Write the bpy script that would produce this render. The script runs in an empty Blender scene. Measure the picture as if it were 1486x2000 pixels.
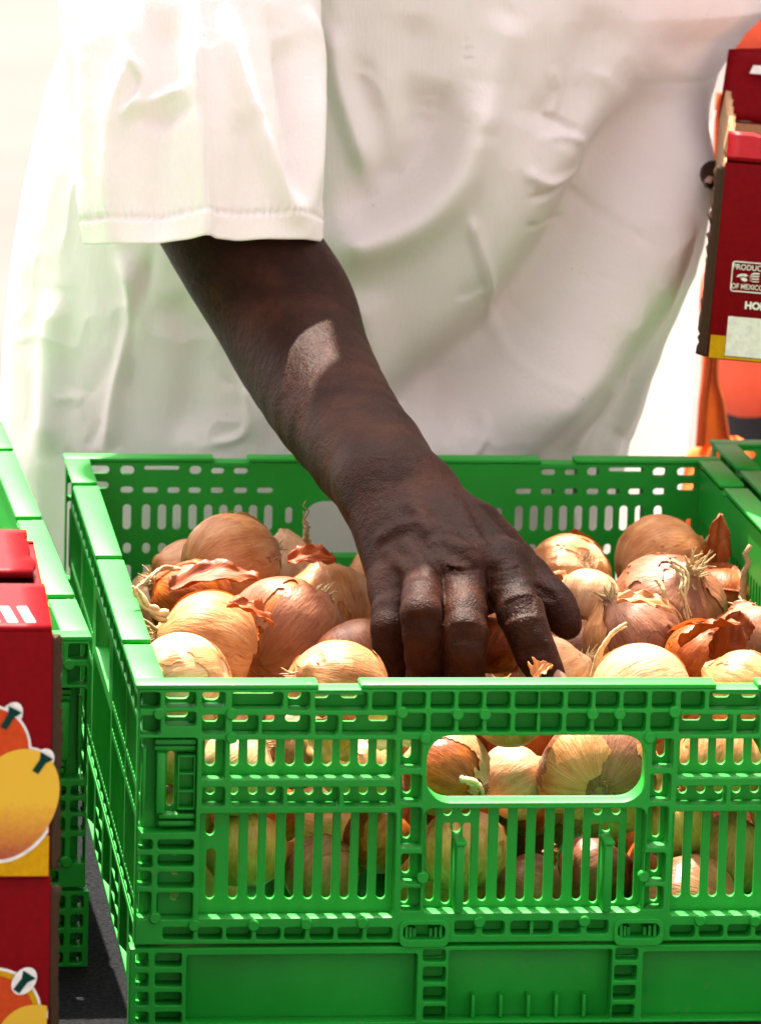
import bpy, bmesh, math, random
import numpy as np
from mathutils import Vector, Matrix

random.seed(7)
RNG = np.random.default_rng(7)
SC = bpy.context.scene
COL = SC.collection

# ------------------------------------------------------------------ camera
CAM = np.array([-0.19333, -2.48421, 1.51325])
YAW, PITCH, ROLL, FPX = 0.124756, 0.199612, 0.027682, 10194.7      # surveyed from the crate's own edges
FW = np.array([math.sin(YAW) * math.cos(PITCH), math.cos(YAW) * math.cos(PITCH), -math.sin(PITCH)])
_r = np.array([math.cos(YAW), -math.sin(YAW), 0.0])
_u = np.cross(_r, FW)
RT = math.cos(ROLL) * _r + math.sin(ROLL) * _u
UP = -math.sin(ROLL) * _r + math.cos(ROLL) * _u
cam_d = bpy.data.cameras.new('camera')
cam = bpy.data.objects.new('camera', cam_d)
COL.objects.link(cam)
m3 = Matrix((RT, UP, -FW)).transposed()
cam.matrix_world = Matrix.Translation(CAM) @ m3.to_4x4()
cam_d.sensor_fit = 'HORIZONTAL'
cam_d.sensor_width = 24.0
cam_d.lens = FPX / 1486.0 * 24.0
cam_d.clip_start = 0.1
cam_d.clip_end = 500
cam_d.dof.use_dof = True
cam_d.dof.focus_distance = 2.76
cam_d.dof.aperture_fstop = 18.0
SC.camera = cam

# ------------------------------------------------------------------ light
SUN_AZ, SUN_EL = math.radians(10), math.radians(62)      # behind the shopper, a little to the left
to_sun = Vector((-math.sin(SUN_AZ) * math.cos(SUN_EL), math.cos(SUN_AZ) * math.cos(SUN_EL), math.sin(SUN_EL)))
world = bpy.data.worlds.new('World')
SC.world = world
world.use_nodes = True
wn = world.node_tree
bg = wn.nodes['Background']
sky = wn.nodes.new('ShaderNodeTexSky')
sky.sky_type = 'NISHITA'
sky.sun_disc = False
sky.sun_elevation = SUN_EL
sky.sun_rotation = -SUN_AZ
sky.air_density = 0.8
sky.dust_density = 5.0
sky.ozone_density = 0.4
hs = wn.nodes.new('ShaderNodeHueSaturation')      # hazy, nearly white summer sky
hs.inputs['Saturation'].default_value = 0.12
wn.links.new(sky.outputs[0], hs.inputs['Color'])
wm = wn.nodes.new('ShaderNodeMixRGB'); wm.blend_type = 'MULTIPLY'; wm.inputs[0].default_value = 1.0
wm.inputs[2].default_value = (1.0, 0.915, 0.885, 1)      # camera balanced for open shade
wn.links.new(hs.outputs[0], wm.inputs[1])
wn.links.new(wm.outputs[0], bg.inputs[0])
bg.inputs[1].default_value = 0.135
sun_d = bpy.data.lights.new('sun', 'SUN')
sun_d.energy = 5.0
sun_d.angle = math.radians(0.6)
sun_d.color = (1.0, 0.92, 0.80)
sun = bpy.data.objects.new('sun', sun_d)
COL.objects.link(sun)
sun.rotation_euler = to_sun.to_track_quat('Z', 'Y').to_euler()
sun.location = (0, 0, 6)
SC.view_settings.view_transform = 'Standard'
SC.view_settings.look = 'None'
SC.view_settings.gamma = 1
SC.view_settings.exposure = 2.15
SC.cycles.max_bounces = 10
SC.cycles.diffuse_bounces = 5
SC.cycles.transmission_bounces = 6
SC.cycles.use_denoising = True

# ------------------------------------------------------------------ survey helper
def at(x, y, Y=None, Z=None):
    d = FW + (x - 743) / FPX * RT + (1000 - y) / FPX * UP
    t = (Y - CAM[1]) / d[1] if Y is not None else (Z - CAM[2]) / d[2]
    return CAM + t * d

def pix(P):
    d = np.asarray(P) - CAM
    z = d @ FW
    return 743 + FPX * (d @ RT) / z, 1000 - FPX * (d @ UP) / z

RIM = 0.92
TABLE = 0.745
CH = RIM - TABLE

# ------------------------------------------------------------------ tagging and linking
def tag(o, label=None, cat=None, group=None, kind=None):
    if label: o['label'] = label
    if cat: o['category'] = cat
    if group: o['group'] = group
    if kind: o['kind'] = kind
    return o

def link(name, mesh, mat=None, parent=None, smooth=True, angle=None):
    o = bpy.data.objects.new(name, mesh)
    COL.objects.link(o)
    if mat is not None and len(mesh.materials) == 0:
        mesh.materials.append(mat)
    if parent is not None:
        o.parent = parent
    if smooth:
        mesh.polygons.foreach_set('use_smooth', [True] * len(mesh.polygons))
        if angle:
            mesh.set_sharp_from_angle(angle=math.radians(angle))
    return o

def empty(name, loc=(0, 0, 0), rz=0.0):
    o = bpy.data.objects.new(name, None)
    COL.objects.link(o)
    o.location = loc
    o.rotation_euler = (0, 0, rz)
    o.empty_display_size = 0.05
    return o

def pydata(name, v, f):
    me = bpy.data.meshes.new(name)
    me.from_pydata([tuple(p) for p in v], [], [tuple(q) for q in f])
    me.validate()
    me.update()
    return me

def fast_mesh(name, v, quads):
    me = bpy.data.meshes.new(name)
    v = np.asarray(v, np.float32); quads = np.asarray(quads, np.int32)
    k = quads.shape[1]
    me.vertices.add(len(v)); me.vertices.foreach_set('co', v.ravel())
    me.loops.add(quads.size); me.loops.foreach_set('vertex_index', quads.ravel())
    me.polygons.add(len(quads))
    me.polygons.foreach_set('loop_start', np.arange(0, quads.size, k, dtype=np.int32))
    me.polygons.foreach_set('loop_total', np.full(len(quads), k, np.int32))
    me.update(calc_edges=True)
    return me

class MB:
    def __init__(self):
        self.v = []; self.f = []
    def add(self, v, f):
        n = len(self.v)
        self.v += [tuple(p) for p in v]
        self.f += [tuple(i + n for i in q) for q in f]
    def box(self, x0, x1, y0, y1, z0, z1, c=0.0):
        if c <= 0:
            self.add([(x0,y0,z0),(x1,y0,z0),(x1,y1,z0),(x0,y1,z0),(x0,y0,z1),(x1,y0,z1),(x1,y1,z1),(x0,y1,z1)],
                     [(0,3,2,1),(4,5,6,7),(0,1,5,4),(1,2,6,5),(2,3,7,6),(3,0,4,7)])
            return
        bm = bmesh.new()
        bmesh.ops.create_cube(bm, size=1.0)
        for q in bm.verts:
            q.co = Vector(((x0+x1)/2 + q.co.x*(x1-x0), (y0+y1)/2 + q.co.y*(y1-y0), (z0+z1)/2 + q.co.z*(z1-z0)))
        bmesh.ops.bevel(bm, geom=bm.edges[:], offset=c, segments=2, affect='EDGES', profile=0.5)
        bm.verts.index_update()
        self.add([q.co.copy() for q in bm.verts], [[q.index for q in f.verts] for f in bm.faces])
        bm.free()
    def tube(self, pts, rad, n=8, cap=True):
        pts = [Vector(p) for p in pts]
        if not hasattr(rad, '__len__'): rad = [rad] * len(pts)
        base = len(self.v)
        side = None
        for i, p in enumerate(pts):
            t = (pts[min(i+1, len(pts)-1)] - pts[max(i-1, 0)]).normalized()
            if side is None:
                side = t.orthogonal().normalized()
            side = (side - t * side.dot(t)).normalized()
            b = t.cross(side)
            for k in range(n):
                a = 2*math.pi*k/n
                self.v.append(tuple(p + (side*math.cos(a) + b*math.sin(a)) * rad[i]))
        for i in range(len(pts)-1):
            for k in range(n):
                a = base + i*n + k; b2 = base + i*n + (k+1) % n
                self.f.append((a, b2, b2+n, a+n))
        if cap:
            self.f.append(tuple(base + k for k in range(n))[::-1])
            self.f.append(tuple(base + (len(pts)-1)*n + k for k in range(n)))
    def mesh(self, name):
        return pydata(name, self.v, self.f)

# ------------------------------------------------------------------ procedural materials
def nodes_of(name):
    m = bpy.data.materials.new(name)
    m.use_nodes = True
    nt = m.node_tree
    return m, nt, nt.nodes['Principled BSDF']

def N(nt, kind, **kw):
    n = nt.nodes.new(kind)
    for k, v in kw.items():
        if k in n.inputs.keys(): n.inputs[k].default_value = v
        else: setattr(n, k, v)
    return n

def ramp(nt, src, stops):
    r = nt.nodes.new('ShaderNodeValToRGB')
    el = r.color_ramp.elements
    while len(el) < len(stops): el.new(0.5)
    for e, (p, c) in zip(el, stops):
        e.position = p; e.color = (*c, 1) if len(c) == 3 else c
    nt.links.new(src, r.inputs[0])
    return r

def bump(nt, src, strength, dist, b, prev=None):
    n = nt.nodes.new('ShaderNodeBump')
    n.inputs['Strength'].default_value = strength
    n.inputs['Distance'].default_value = dist
    nt.links.new(src, n.inputs['Height'])
    if prev is not None: nt.links.new(prev.outputs[0], n.inputs['Normal'])
    if b is not None: nt.links.new(n.outputs[0], b.inputs['Normal'])
    return n

def translucent_mix(nt, b, color_socket, fac, color=None, normal=None):
    out = nt.nodes['Material Output']
    t = nt.nodes.new('ShaderNodeBsdfTranslucent')
    if color_socket is not None: nt.links.new(color_socket, t.inputs[0])
    if color is not None: t.inputs[0].default_value = (*color, 1)
    if normal is not None: nt.links.new(normal.outputs[0], t.inputs['Normal'])
    mx = nt.nodes.new('ShaderNodeMixShader')
    mx.inputs[0].default_value = fac
    nt.links.new(b.outputs[0], mx.inputs[1]); nt.links.new(t.outputs[0], mx.inputs[2])
    nt.links.new(mx.outputs[0], out.inputs[0])
    return mx

def mat_plastic(name, c0, c1, trans):
    m, nt, b = nodes_of(name)
    tc = N(nt, 'ShaderNodeTexCoord')
    n1 = N(nt, 'ShaderNodeTexNoise', Scale=14.0, Detail=6.0, Roughness=0.65)
    nt.links.new(tc.outputs['Object'], n1.inputs['Vector'])
    r = ramp(nt, n1.outputs[0], [(0.35, c0), (0.7, c1)])
    n3 = N(nt, 'ShaderNodeTexNoise', Scale=160.0, Detail=3.0, Roughness=0.7)
    nt.links.new(tc.outputs['Object'], n3.inputs['Vector'])
    dirt = ramp(nt, n3.outputs[0], [(0.63, (0, 0, 0)), (0.78, (1, 1, 1))])
    mx = N(nt, 'ShaderNodeMixRGB'); mx.inputs[2].default_value = (0.16, 0.20, 0.09, 1)
    sc = N(nt, 'ShaderNodeMath', operation='MULTIPLY'); sc.inputs[1].default_value = 0.5
    nt.links.new(dirt.outputs[0], sc.inputs[0]); nt.links.new(sc.outputs[0], mx.inputs[0])
    nt.links.new(r.outputs[0], mx.inputs[1])
    nt.links.new(mx.outputs[0], b.inputs['Base Color'])
    n2 = N(nt, 'ShaderNodeTexNoise', Scale=500.0, Detail=2.0)
    nt.links.new(tc.outputs['Object'], n2.inputs['Vector'])
    bump(nt, n2.outputs[0], 0.12, 0.0006, b)
    rr = ramp(nt, n1.outputs[0], [(0.3, (0.44,)*3), (0.75, (0.58,)*3)])
    nt.links.new(rr.outputs[0], b.inputs['Roughness'])
    b.inputs['IOR'].default_value = 1.45
    b.inputs['Specular IOR Level'].default_value = 0.42
    translucent_mix(nt, b, None, trans, color=(0.14, 0.62, 0.05))
    return m

def mat_skin():
    m, nt, b = nodes_of('dark_skin')
    tc = N(nt, 'ShaderNodeTexCoord')
    n1 = N(nt, 'ShaderNodeTexNoise', Scale=22.0, Detail=6.0, Roughness=0.65)
    nt.links.new(tc.outputs['Object'], n1.inputs['Vector'])
    r = ramp(nt, n1.outputs[0], [(0.3, (0.012, 0.0032, 0.0016)), (0.5, (0.026, 0.0078, 0.0041)), (0.72, (0.052, 0.0172, 0.0095))])
    nb = N(nt, 'ShaderNodeTexNoise', Scale=75.0, Detail=5.0, Roughness=0.7, Distortion=0.6)
    nt.links.new(tc.outputs['Object'], nb.inputs['Vector'])
    rb = ramp(nt, nb.outputs[0], [(0.30, (0.66,)*3), (0.64, (1.18,)*3)])
    mm = N(nt, 'ShaderNodeMixRGB', blend_type='MULTIPLY'); mm.inputs[0].default_value = 1.0
    nt.links.new(r.outputs[0], mm.inputs[1]); nt.links.new(rb.outputs[0], mm.inputs[2])
    nt.links.new(mm.outputs[0], b.inputs['Base Color'])
    b.inputs['Roughness'].default_value = 0.40
    b.inputs['Specular IOR Level'].default_value = 0.06
    v = N(nt, 'ShaderNodeTexVoronoi', Scale=620.0); v.feature = 'DISTANCE_TO_EDGE'
    nt.links.new(tc.outputs['Object'], v.inputs['Vector'])
    n2 = N(nt, 'ShaderNodeTexNoise', Scale=170.0, Detail=5.0, Roughness=0.7)
    nt.links.new(tc.outputs['Object'], n2.inputs['Vector'])
    b1 = bump(nt, n2.outputs[0], 0.7, 0.0022, None)
    bump(nt, v.outputs[0], 0.45, 0.0009, b, b1)
    b.inputs['Subsurface Weight'].default_value = 0.08
    b.inputs['Subsurface Radius'].default_value = (0.006, 0.002, 0.001)
    return m

def mat_shirt():
    m, nt, b = nodes_of('white_cotton')
    tc = N(nt, 'ShaderNodeTexCoord')
    b.inputs['Base Color'].default_value = (0.94, 0.855, 0.85, 1)
    b.inputs['Roughness'].default_value = 0.9
    b.inputs['Specular IOR Level'].default_value = 0.15
    w = N(nt, 'ShaderNodeTexWave', Scale=260.0, Distortion=1.5, Detail=1.0); w.bands_direction = 'X'
    w.inputs['Detail Scale'].default_value = 3.0
    nt.links.new(tc.outputs['Object'], w.inputs['Vector'])
    n2 = N(nt, 'ShaderNodeTexNoise', Scale=55.0, Detail=5.0, Roughness=0.6)
    nt.links.new(tc.outputs['Object'], n2.inputs['Vector'])
    b1 = bump(nt, n2.outputs[0], 0.14, 0.004, None)
    rg = N(nt, 'ShaderNodeTexNoise', Scale=7.5, Detail=7.0, Roughness=0.55)
    rg.noise_type = 'RIDGED_MULTIFRACTAL'
    mpc = N(nt, 'ShaderNodeMapping'); mpc.inputs['Scale'].default_value = (1.0, 1.0, 0.6); mpc.inputs['Rotation'].default_value = (0, 0.5, 0)
    nt.links.new(tc.outputs['Object'], mpc.inputs[0]); nt.links.new(mpc.outputs[0], rg.inputs['Vector'])
    b15 = bump(nt, rg.outputs[0], 0.55, 0.0110, None, b1)
    th_ = N(nt, 'ShaderNodeTexNoise', Scale=1.0, Detail=3.0, Roughness=0.8)
    mpt = N(nt, 'ShaderNodeMapping'); mpt.inputs['Scale'].default_value = (700, 700, 60)
    nt.links.new(tc.outputs['Object'], mpt.inputs[0]); nt.links.new(mpt.outputs[0], th_.inputs['Vector'])
    b16 = bump(nt, th_.outputs[0], 0.6, 0.0012, None, b15)
    b2 = bump(nt, w.outputs[0], 0.15, 0.0005, b, b16)
    # a few lint specks
    v = N(nt, 'ShaderNodeTexVoronoi', Scale=38.0)
    nt.links.new(tc.outputs['Object'], v.inputs['Vector'])
    sp = ramp(nt, v.outputs['Distance'], [(0.0, (0.5, 0.48, 0.46)), (0.018, (0.5, 0.48, 0.46)), (0.03, (0.94, 0.855, 0.85))])
    nt.links.new(sp.outputs[0], b.inputs['Base Color'])
    translucent_mix(nt, b, None, 0.16, color=(0.93, 0.88, 0.84), normal=b2)
    return m

def mat_plain(name, col, rough=0.7, var=0.15, scale=30.0, spec=0.3, bs=0.15, bd=0.002):
    m, nt, b = nodes_of(name)
    tc = N(nt, 'ShaderNodeTexCoord')
    n1 = N(nt, 'ShaderNodeTexNoise', Scale=scale, Detail=6.0, Roughness=0.6)
    nt.links.new(tc.outputs['Object'], n1.inputs['Vector'])
    r = ramp(nt, n1.outputs[0], [(0.3, tuple(c*(1-var) for c in col)), (0.7, tuple(min(1, c*(1+var)) for c in col))])
    nt.links.new(r.outputs[0], b.inputs['Base Color'])
    b.inputs['Roughness'].default_value = rough
    b.inputs['Specular IOR Level'].default_value = spec
    n2 = N(nt, 'ShaderNodeTexNoise', Scale=scale*8, Detail=4.0)
    nt.links.new(tc.outputs['Object'], n2.inputs['Vector'])
    bump(nt, n2.outputs[0], bs, bd, b)
    return m

def mat_onion(name, pale, mid, dark, trans=0.0, rough=0.36, veins=True):
    m, nt, b = nodes_of(name)
    tc = N(nt, 'ShaderNodeTexCoord')
    oi = N(nt, 'ShaderNodeObjectInfo')
    sep = N(nt, 'ShaderNodeSeparateXYZ')
    nt.links.new(tc.outputs['Object'], sep.inputs[0])
    cmb = N(nt, 'ShaderNodeCombineXYZ')
    nt.links.new(sep.outputs[0], cmb.inputs[0]); nt.links.new(sep.outputs[1], cmb.inputs[1])
    nrm = N(nt, 'ShaderNodeVectorMath', operation='NORMALIZE')
    nt.links.new(cmb.outputs[0], nrm.inputs[0])
    zs = N(nt, 'ShaderNodeMath', operation='MULTIPLY'); zs.inputs[1].default_value = 0.22
    nt.links.new(sep.outputs[2], zs.inputs[0])
    sp2 = N(nt, 'ShaderNodeSeparateXYZ'); nt.links.new(nrm.outputs[0], sp2.inputs[0])
    c2 = N(nt, 'ShaderNodeCombineXYZ')
    nt.links.new(sp2.outputs[0], c2.inputs[0]); nt.links.new(sp2.outputs[1], c2.inputs[1]); nt.links.new(zs.outputs[0], c2.inputs[2])
    off = N(nt, 'ShaderNodeVectorMath', operation='ADD')
    rnd = N(nt, 'ShaderNodeMath', operation='MULTIPLY'); rnd.inputs[1].default_value = 37.0
    nt.links.new(oi.outputs['Random'], rnd.inputs[0])
    nt.links.new(c2.outputs[0], off.inputs[0]); nt.links.new(rnd.outputs[0], off.inputs[1])
    # meridian streaks, blotches and fine fibres
    n1 = N(nt, 'ShaderNodeTexNoise', Scale=5.0, Detail=5.0, Roughness=0.6)
    nt.links.new(off.outputs[0], n1.inputs['Vector'])
    n2 = N(nt, 'ShaderNodeTexNoise', Scale=26.0, Detail=4.0, Roughness=0.55)
    nt.links.new(off.outputs[0], n2.inputs['Vector'])
    add = N(nt, 'ShaderNodeTexNoise', Scale=1.6, Detail=4.0, Roughness=0.55)
    ov = N(nt, 'ShaderNodeVectorMath', operation='ADD')
    nt.links.new(tc.outputs['Object'], ov.inputs[0]); nt.links.new(rnd.outputs[0], ov.inputs[1])
    nt.links.new(ov.outputs[0], add.inputs['Vector'])
    mx = N(nt, 'ShaderNodeMixRGB'); mx.inputs[0].default_value = 0.32
    nt.links.new(n1.outputs[0], mx.inputs[1]); nt.links.new(n2.outputs[0], mx.inputs[2])
    mx2 = N(nt, 'ShaderNodeMixRGB'); mx2.inputs[0].default_value = 0.4
    nt.links.new(mx.outputs[0], mx2.inputs[1]); nt.links.new(add.outputs[0], mx2.inputs[2])
    r = ramp(nt, mx2.outputs[0], [(0.34, dark), (0.48, mid), (0.64, pale)])
    hue = N(nt, 'ShaderNodeHueSaturation')
    vv = N(nt, 'ShaderNodeMapRange'); vv.inputs['To Min'].default_value = 0.8; vv.inputs['To Max'].default_value = 1.18
    nt.links.new(oi.outputs['Random'], vv.inputs[0]); nt.links.new(vv.outputs[0], hue.inputs['Value'])
    nt.links.new(r.outputs[0], hue.inputs['Color'])
    # thin dark fibre lines
    if veins:
        n3 = N(nt, 'ShaderNodeTexNoise', Scale=9.0, Detail=1.0)
        nt.links.new(off.outputs[0], n3.inputs['Vector'])
        ab = N(nt, 'ShaderNodeMath', operation='SUBTRACT'); ab.inputs[1].default_value = 0.5
        nt.links.new(n3.outputs[0], ab.inputs[0])
        ab2 = N(nt, 'ShaderNodeMath', operation='ABSOLUTE'); nt.links.new(ab.outputs[0], ab2.inputs[0])
        ln = ramp(nt, ab2.outputs[0], [(0.0, (0.55,)*3), (0.012, (0.0,)*3)])
        mv = N(nt, 'ShaderNodeMixRGB', blend_type='MULTIPLY'); mv.inputs[2].default_value = (0.45, 0.33, 0.25, 1)
        nt.links.new(ln.outputs[0], mv.inputs[0]); nt.links.new(hue.outputs[0], mv.inputs[1])
        colo = mv.outputs[0]
    else:
        colo = hue.outputs[0]
    nt.links.new(colo, b.inputs['Base Color'])
    b.inputs['Roughness'].default_value = rough
    b.inputs['Specular IOR Level'].default_value = 0.26
    bb = bump(nt, mx2.outputs[0], 0.20, 0.03, b)
    if trans > 0:
        translucent_mix(nt, b, colo, trans, normal=bb)
    return m

def mat_card(name, col):
    m, nt, b = nodes_of(name)
    tc = N(nt, 'ShaderNodeTexCoord')
    n1 = N(nt, 'ShaderNodeTexNoise', Scale=240.0, Detail=5.0, Roughness=0.7)
    nt.links.new(tc.outputs['Object'], n1.inputs['Vector'])
    r = ramp(nt, n1.outputs[0], [(0.3, tuple(c*0.82 for c in col)), (0.7, tuple(min(1, c*1.12) for c in col))])
    nt.links.new(r.outputs[0], b.inputs['Base Color'])
    b.inputs['Roughness'].default_value = 0.42
    b.inputs['Specular IOR Level'].default_value = 0.05
    n2 = N(nt, 'ShaderNodeTexNoise', Scale=18.0, Detail=4.0)
    nt.links.new(tc.outputs['Object'], n2.inputs['Vector'])
    bump(nt, n2.outputs[0], 0.25, 0.004, b)
    return m

M = {}
M['green'] = mat_plastic('green_plastic', (0.0045, 0.280, 0.018), (0.010, 0.345, 0.028), 0.10)
M['skin'] = mat_skin()
M['nail'] = mat_plain('nail', (0.30, 0.17, 0.13), 0.3, 0.1, 60, 0.5, 0.05, 0.0005)
M['shirt'] = mat_shirt()
M['trousers'] = mat_plain('dark_denim', (0.02, 0.025, 0.04), 0.85, 0.2, 60)
M['shoe'] = mat_plain('shoe', (0.05, 0.05, 0.05), 0.6)
M['coral'] = mat_plain('coral_cotton', (0.62, 0.085, 0.035), 0.85, 0.12, 40)
M['black'] = mat_plain('black_cloth', (0.010, 0.011, 0.014), 0.85, 0.2, 60)
M['hair'] = mat_plain('hair', (0.012, 0.010, 0.009), 0.8, 0.3, 200)
M['orange'] = mat_plain('orange_fabric', (0.72, 0.13, 0.012), 0.7, 0.12, 40)
M['orange_seam'] = mat_plain('orange_seam', (0.40, 0.055, 0.008), 0.8, 0.12, 40)
M['red'] = mat_card('red_printed_card', (0.165, 0.0016, 0.0044))
M['yellow'] = mat_card('yellow_printed_card', (0.50, 0.27, 0.004))
M['whiteprint'] = mat_card('white_printed_card', (0.72, 0.70, 0.67))
M['kraft'] = mat_card('brown_cardboard', (0.42, 0.25, 0.13))
M['kraft_shaded'] = mat_card('shaded_cardboard_edge', (0.050, 0.028, 0.016))  # darker copy of the brown cardboard, shade on the edges painted into the colour
M['stem_green'] = mat_card('green_ink', (0.003, 0.035, 0.028))
M['mango_red'] = mat_card('mango_red_ink', (0.48, 0.055, 0.012))
M['table'] = mat_plain('dark_table', (0.011, 0.0115, 0.013), 0.95, 0.7, 420, 0.03, 0.3, 0.001)
M['steel'] = mat_plain('steel', (0.15, 0.15, 0.16), 0.5)
M['ground'] = mat_plain('pale_pavement', (0.112, 0.102, 0.098), 0.95, 0.10, 0.7, 0.0, 0.2, 0.01)
M['gold'] = mat_onion('golden_onion', (0.62, 0.315, 0.130), (0.47, 0.190, 0.065), (0.29, 0.090, 0.024), 0, 0.36)
M['pale'] = mat_onion('pale_onion', (0.74, 0.48, 0.30), (0.60, 0.32, 0.155), (0.42, 0.17, 0.062), 0, 0.36)
M['mauve'] = mat_onion('mauve_onion', (0.34, 0.140, 0.070), (0.22, 0.075, 0.034), (0.12, 0.033, 0.014), 0, 0.30)
M['rust'] = mat_onion('rust_onion', (0.44, 0.125, 0.022), (0.27, 0.056, 0.008), (0.115, 0.020, 0.004), 0, 0.30)
M['greenish'] = mat_onion('straw_onion', (0.64, 0.34, 0.11), (0.52, 0.22, 0.055), (0.34, 0.10, 0.02), 0, 0.3)
M['skin_gold'] = mat_onion('golden_onion_paper', (0.66, 0.35, 0.155), (0.50, 0.205, 0.070), (0.33, 0.105, 0.026), 0.25, 0.42)
M['skin_rust'] = mat_onion('rust_onion_paper', (0.52, 0.15, 0.03), (0.36, 0.070, 0.011), (0.17, 0.028, 0.005), 0.35, 0.44)
M['skin_pale'] = mat_onion('pale_onion_paper', (0.76, 0.50, 0.29), (0.64, 0.34, 0.155), (0.44, 0.18, 0.065), 0.25, 0.44)
M['skin_mauve'] = mat_onion('mauve_onion_paper', (0.40, 0.175, 0.088), (0.26, 0.092, 0.042), (0.14, 0.040, 0.017), 0.2, 0.44)
M['stalk'] = mat_plain('dry_stalk', (0.50, 0.36, 0.18), 0.8, 0.45, 120, 0.2, 0.5, 0.002)
M['roots'] = mat_plain('dry_roots', (0.30, 0.20, 0.10), 0.9, 0.5, 200, 0.15, 0.5, 0.002)

# ------------------------------------------------------------------ ground and table
gm = MB()
gm.add([(-60, -40, 0), (60, -40, 0), (60, 90, 0), (-60, 90, 0)], [(0, 1, 2, 3)])
tag(link('ground', gm.mesh('ground'), M['ground'], None, False), 'pale sunlit pavement far behind the shopper', kind='structure')

tb = empty('market_table', (0.1, 0.25, 0))
tag(tb, 'dark grey market table under the green crates and red boxes', 'table')
t = MB(); t.box(-0.85, 0.85, -0.50, 0.41, TABLE-0.028, TABLE, 0.004)
link('table_top', t.mesh('table_top'), M['table'], tb, True, 30)
for sx in (-0.78, 0.78):
    for sy in (-0.44, 0.34):
        t = MB(); t.box(sx-0.018, sx+0.018, sy-0.018, sy+0.018, 0.0, TABLE-0.028, 0.003)
        link('leg', t.mesh('table_leg'), M['steel'], tb, True, 30)

# ------------------------------------------------------------------ the folding crate
def rrect(x0, z0, x1, z1, r, n=4):
    r = min(r, (x1-x0)/2*0.999, (z1-z0)/2*0.999)
    pts = []
    for cx, cz, a0 in ((x1-r, z1-r, 0), (x0+r, z1-r, 90), (x0+r, z0+r, 180), (x1-r, z0+r, 270)):
        for k in range(n+1):
            a = math.radians(a0 + 90*k/n)
            pts.append((cx + r*math.cos(a), cz + r*math.sin(a)))
    return pts

def fill_plate(name, outer, holes, y0, y1, bev=0.0004):
    """solid plate in the XZ plane between depths y0 and y1 with real openings and softened edges"""
    cu = bpy.data.curves.new(name, 'CURVE')
    cu.dimensions = '2D'; cu.fill_mode = 'BOTH'
    for lp in [outer] + holes:
        s = cu.splines.new('POLY')
        s.points.add(len(lp)-1)
        for p, q in zip(s.points, lp): p.co = (q[0], q[1], 0, 1)
        s.use_cyclic_u = True
    cu.extrude = abs(y1-y0)/2 - bev
    cu.bevel_depth = bev; cu.bevel_resolution = 1; cu.offset = -bev
    o = bpy.data.objects.new(name, cu); COL.objects.link(o)
    dg = bpy.context.evaluated_depsgraph_get()
    me = bpy.data.meshes.new_from_object(o.evaluated_get(dg))
    bpy.data.objects.remove(o); bpy.data.curves.remove(cu)
    co = np.empty(len(me.vertices)*3, np.float32); me.vertices.foreach_get('co', co); co = co.reshape(-1, 3)
    new = np.stack([co[:, 0], (y0+y1)/2 - co[:, 2], co[:, 1]], 1)
    me.vertices.foreach_set('co', new.ravel()); me.update(); me.materials.clear()
    me.name = name
    return me

MID = 0.2
def fz1(x, y): return 100 + x/2.1229, 1300 + y/2.1229
def fz2(x, y): return 780 + x/2.1048, 1300 + y/2.1048
def rect(zf, x0, y0, x1, y1):
    """a rectangle measured on the front face -> crate local x, z"""
    px0, py0 = zf(x0, y0); px1, py1 = zf(x1, y1)
    c = at((px0+px1)/2, (py0+py1)/2, Y=0.0)
    hw, hh = (px1-px0)/2/3895, (py1-py0)/2/3820
    return (c[0]-hw, c[2]-TABLE-hh, c[0]+hw, c[2]-TABLE+hh)
def mir(r): return (2*MID-r[2], r[1], 2*MID-r[0], r[3])

Z_BASE_TOP = 0.0405
Z_WALL_BOT = 0.0425
cellsL = [(370,112,452,182),(370,210,452,290),(474,104,600,176),(474,194,600,252),(366,304,601,694),
 (362,724,420,766),(442,724,590,766),(362,788,420,840),(442,786,590,836),(358,856,416,918),(442,858,590,926),(354,940,414,1056),(438,944,586,1056),
 (626,104,722,176),(752,104,960,182),(982,104,1074,186),(1096,104,1312,188),(1332,98,1432,186),
 (626,206,722,286),(752,208,858,288),(876,208,1074,290),(1096,208,1190,290),(1208,208,1432,290),
 (626,310,720,476),(746,310,1424,474),(626,506,720,586),(746,506,960,586),(980,506,1194,586),(1214,506,1424,586),(616,614,1424,1050),
 (462,1088,588,1140),(608,1088,708,1140),(726,1088,830,1140),(850,1088,950,1140),(966,1088,1052,1140),(1072,1088,1170,1140),(1188,1088,1290,1140),(1308,1088,1414,1140)]
cellsC = [(6,306,92,426),(6,450,92,566),(6,586,92,754),(6,776,92,900),(6,916,92,1012)]
pock = [60,178,293,408,525]
front_cells = []
for q in cellsL:
    r = rect(fz1, *q); front_cells += [r, mir(r)]
for q in cellsC:
    r = rect(fz2, *q); front_cells += [r, mir(r)]
for c in pock:
    for y0, y1 in ((96, 180), (198, 275)):
        if c == 60 and y0 > 150: y1 = 275
        r = rect(fz2, c-49, y0, c+49, y1)
        front_cells += [r, mir(r)]
for a, b2 in ((226,316),(340,432),(456,546)):
    r = rect(fz2, a, 1052, b2, 1110); front_cells += [r, mir(r)]
for q in ((8, 1052, 192, 1136),):
    r = rect(fz2, *q); front_cells += [r, mir(r)]
handle = rect(fz2, 118, 288, 1022, 565); handle = (2*MID-(2*MID+handle[2]-handle[0])/2, handle[1], MID+(handle[2]-handle[0])/2, handle[3])
cen = rect(fz2, 112, 588, 1028, 1020); cen = (MID-(cen[2]-cen[0])/2, cen[1], MID+(cen[2]-cen[0])/2, cen[3])

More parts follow.
